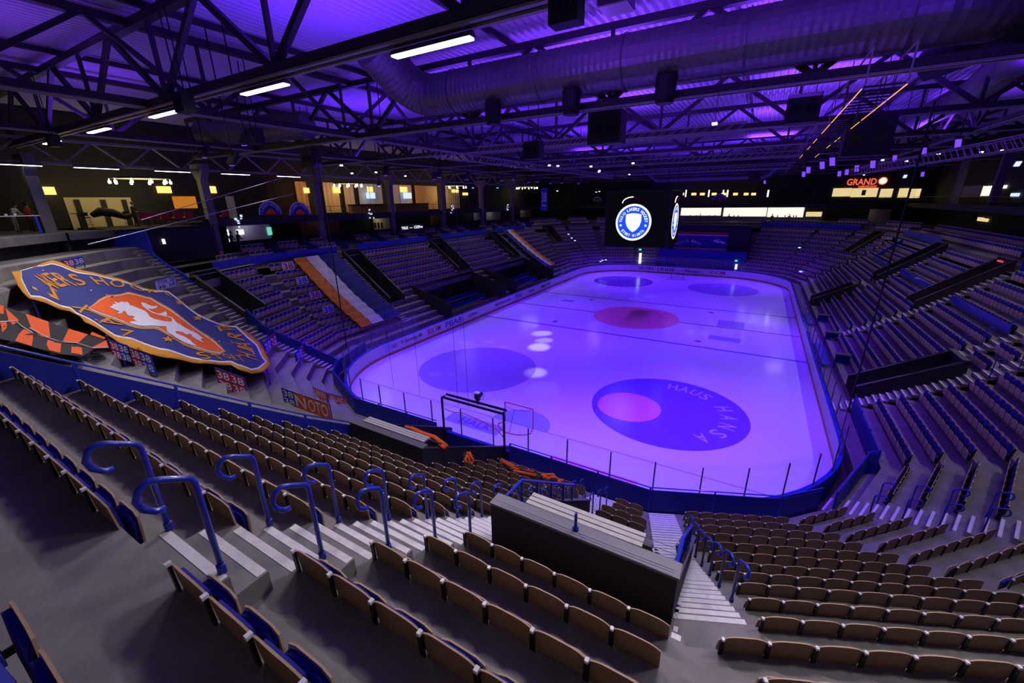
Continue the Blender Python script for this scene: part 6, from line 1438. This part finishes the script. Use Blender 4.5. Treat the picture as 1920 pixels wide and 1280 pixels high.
for k, u in enumerate((1286, 1329, 1356, 1364, 1440)): ypanel('light_strip', f'thin upright white light in the far upper gallery, {nth(k+1)} from the left', 'lamp', 72, u-.4, 356, u+.5, 369, 'screen_white', .05, 'thin white lights in the far gallery')
for k, (u0, u1, v0, v1, lb) in enumerate(((1563, 1594, 353, 368, 'first'), (1598, 1643, 353, 369, 'second'), (1652, 1671, 354, 370, 'third'), (1687, 1700, 353, 370, 'fourth'), (1708, 1723, 354, 371, 'fifth'))):
    wn = ypanel('office_window', f'yellow lit window in the dark far wall below the red sign, {lb} from the left', 'window', 73.85, u0, v0, u1, v1, 'window_yellow', .1, 'windows below the red sign')
ypanel('lamp_figure', 'small reddish lamp in the second window below the red sign', 'lamp', 73.7, 1617, 356, 1622, 366, 'red_cloth')
sg = empty('neon_sign', tuple(aty(1617, 342, 73.7)), label='red neon sign with large letters and a round logo on the far wall', cat='sign')
w0 = (aty(1641, 345, 73.7)-aty(1586, 345, 73.7))[0]
mb = MB(); word(mb, 'GRAND', w0, .95, lambda x, y: (x-.1, 0, y+.1)); mb.build('large_lettering', 'neon_red', sg)
mb = MB(); word(mb, 'SAMARKAND', w0*.62, .32, lambda x, y: (x+.75, 0, y-.62)); mb.build('small_lettering', 'neon_red', sg)
mb = MB(); mb.disc((0, 0, 0), .5, 28, 0, 'y'); o = mb.build('round_logo', 'window_warm', sg); o.location = (aty(1655, 341, 73.7)[0]-sg.location.x, 0, .15)
mb = MB(); mb.tube([(.5*math.cos(t), -.02, .5*math.sin(t)) for t in [2*PI*k/20 for k in range(20)]], .06, 5, closed=True); o = mb.build('logo_ring', 'neon_red', sg); o.location = (aty(1655, 341, 73.7)[0]-sg.location.x, 0, .15)
for k, (u0, v0, u1, v1, m_) in enumerate(((1808, 349, 1838, 370, 'wall_cream'), (1845, 349, 1863, 367, 'window_warm'), (1867, 348, 1886, 353, 'screen_white'), (1864, 357, 1870, 367, 'wall_cream'), (1897, 362, 1909, 369, 'screen_blue'))):
    o = wpanel('office_window', f'lit room or screen on the dark right gallery, {nth(k+1)} from the left', 'window', 31.9, u0, v0, u1, v1, m_, .1, 'lit rooms on the right gallery')
point('room_light', (31, 47, 12.6), 3, (1, .9, .8), .2)
for k, (u0, v0, u1, v1, m_, lb) in enumerate(((1834, 407, 1844, 412, 'window_yellow', 'small yellow lamp in the lower right gallery'), (1834, 407, 1837, 411, 'window_yellow', 'tiny yellow lamp beside the lower right gallery lamp'), (1836, 404, 1852, 415, 'window_yellow', ''), (1834, 396, 1840, 398, 'neon_red', ''))):
    if lb: wpanel('wall_lamp', lb, 'lamp', 31.9, u0, v0, u1, v1, m_, .05)
wpanel('window_cluster', 'warm yellow lit window low in the dark right gallery', 'window', 31.9, 1834, 408, 1852, 416, 'window_yellow', .05)
o = wpanel('pink_sign', 'small glowing pink sign in the far right lower gallery', 'sign', 31.8, 1671, 393, 1679, 400, 'neon_red', .05)
ypanel('shop_front', 'pale lit shop front wall at the far right lower gallery', 'wall', 73.5, 1632, 392, 1665, 420, 'wall_cream'); point('room_light', (24, 72.6, 9.8), 8, (1, .75, .55), .2)
ypanel('arch_lamp', 'warm glowing arch in the far right lower gallery', 'lamp', 73.4, 1512, 397, 1540, 406, 'window_yellow')
# red sign in the right stair box
mb = MB(); word(mb, 'UTGÅNG', .9, .16, lambda x, y: (-.02, x, y)); p = S_.P(27.9, -.0, 7.75); o = mb.build('red_sign', 'led_red', loc=(p[0], p[1], 7.72)); o.rotation_euler = (0, 0, 0); tag(o, 'glowing red sign at the back wall of the right stair box', 'sign')
# blue wall, banner and doors at the middle of the far end
r = empty('far_blue_wall', (2.4, 62.2, 0), label='plain blue wall behind the glass at the middle of the far end', cat='wall panel')
mb = MB(); mb.box((0, 0, 1.9), (13.6, .15, 3.8)); mb.build('panel', 'blue_panel', r); mb = MB(); mb.box((0, 1.5, 5.6), (13.6, .2, 4.6)); mb.build('upper_wall', 'black_wall', r); mb = MB(); mb.box((0, .7, 3.8), (13.6, 1.6, .08)); mb.build('ledge', 'blue_panel', r)
lb = empty('lion_banner', tuple(aty(1313, 452, 63.3)), label='long blue banner with orange edges and a white lion at the far end', cat='banner')
bw = (aty(1361, 450, 63.3)-aty(1262, 450, 63.3))[0]
for z0, z1, m_ in ((-1.45, 1.3, 'navy_cloth'), (-1.6, -1.25, 'orange_cloth'), (1.05, 1.5, 'red_cloth'), (.93, 1.05, 'white_cloth'), (-1.25, -1.17, 'white_cloth')):
    mb = MB(); mb.box((0, -.01*(m_ != 'navy_cloth'), (z0+z1)/2), (bw, .03, z1-z0)); mb.build('cloth', m_, lb)
li = np.array(LI, float); c_ = (li.min(0)+li.max(0))/2; sc_ = 1.7/np.ptp(li, axis=0)[0]; mb = MB()
tri = tessellate_polygon([[Vector((x, y, 0)) for x, y in LI]]); ang = math.radians(25)
q = (li-c_)*np.array([sc_, -sc_*1.5]); mb.add([(bw*.36+a*math.cos(ang)-b*math.sin(ang)*.8, -.045, -.05+a*math.sin(ang)+b) for a, b in q], [tuple(f) for f in tri]); mb.build('lion', 'white_cloth', lb)
mb2 = MB(); arcword('VÄXJÖ 1997', 0, 0, 3.2, .45, PI/2, 1, 0, 0, plane=lambda x, y: (-bw*.22+x, -.045, y-3.2), step=.13); mb2.build('lettering', 'white_cloth', lb)
for k, (u, v0, v1) in enumerate(((1200, 466, 494), (1380, 487, 505))):
    ypanel('light_strip', f'bright upright strip of light in a doorway at the far boards, {"left" if k == 0 else "right"} one', 'lamp', 61.6, u-1.2, v0+8, u+1.5, v1, 'screen_white')
    ypanel('exit_sign', f'small green exit sign above the {"left" if k == 0 else "right"} far doorway', 'sign', 61.5, u-2, v0, u+2.5, v0+3.4, 'exit_green')
for k, (u, v) in enumerate(((1066, 439), (1072, 446), (1078, 451), (1126, 490), (1130, 488), (1136, 487), (1501, 509), (1507, 509), (1499, 464))):
    p = aty(u, v, 57); mb = MB(); mb.box((0, 0, 0), (.3, .1, .12)); o = mb.build('small_light', 'lamp_blue', loc=tuple(p)); tag(o, f'tiny blue white light near the far stands, {nth(k+1)} from the left', 'light', 'tiny lights at the far end')
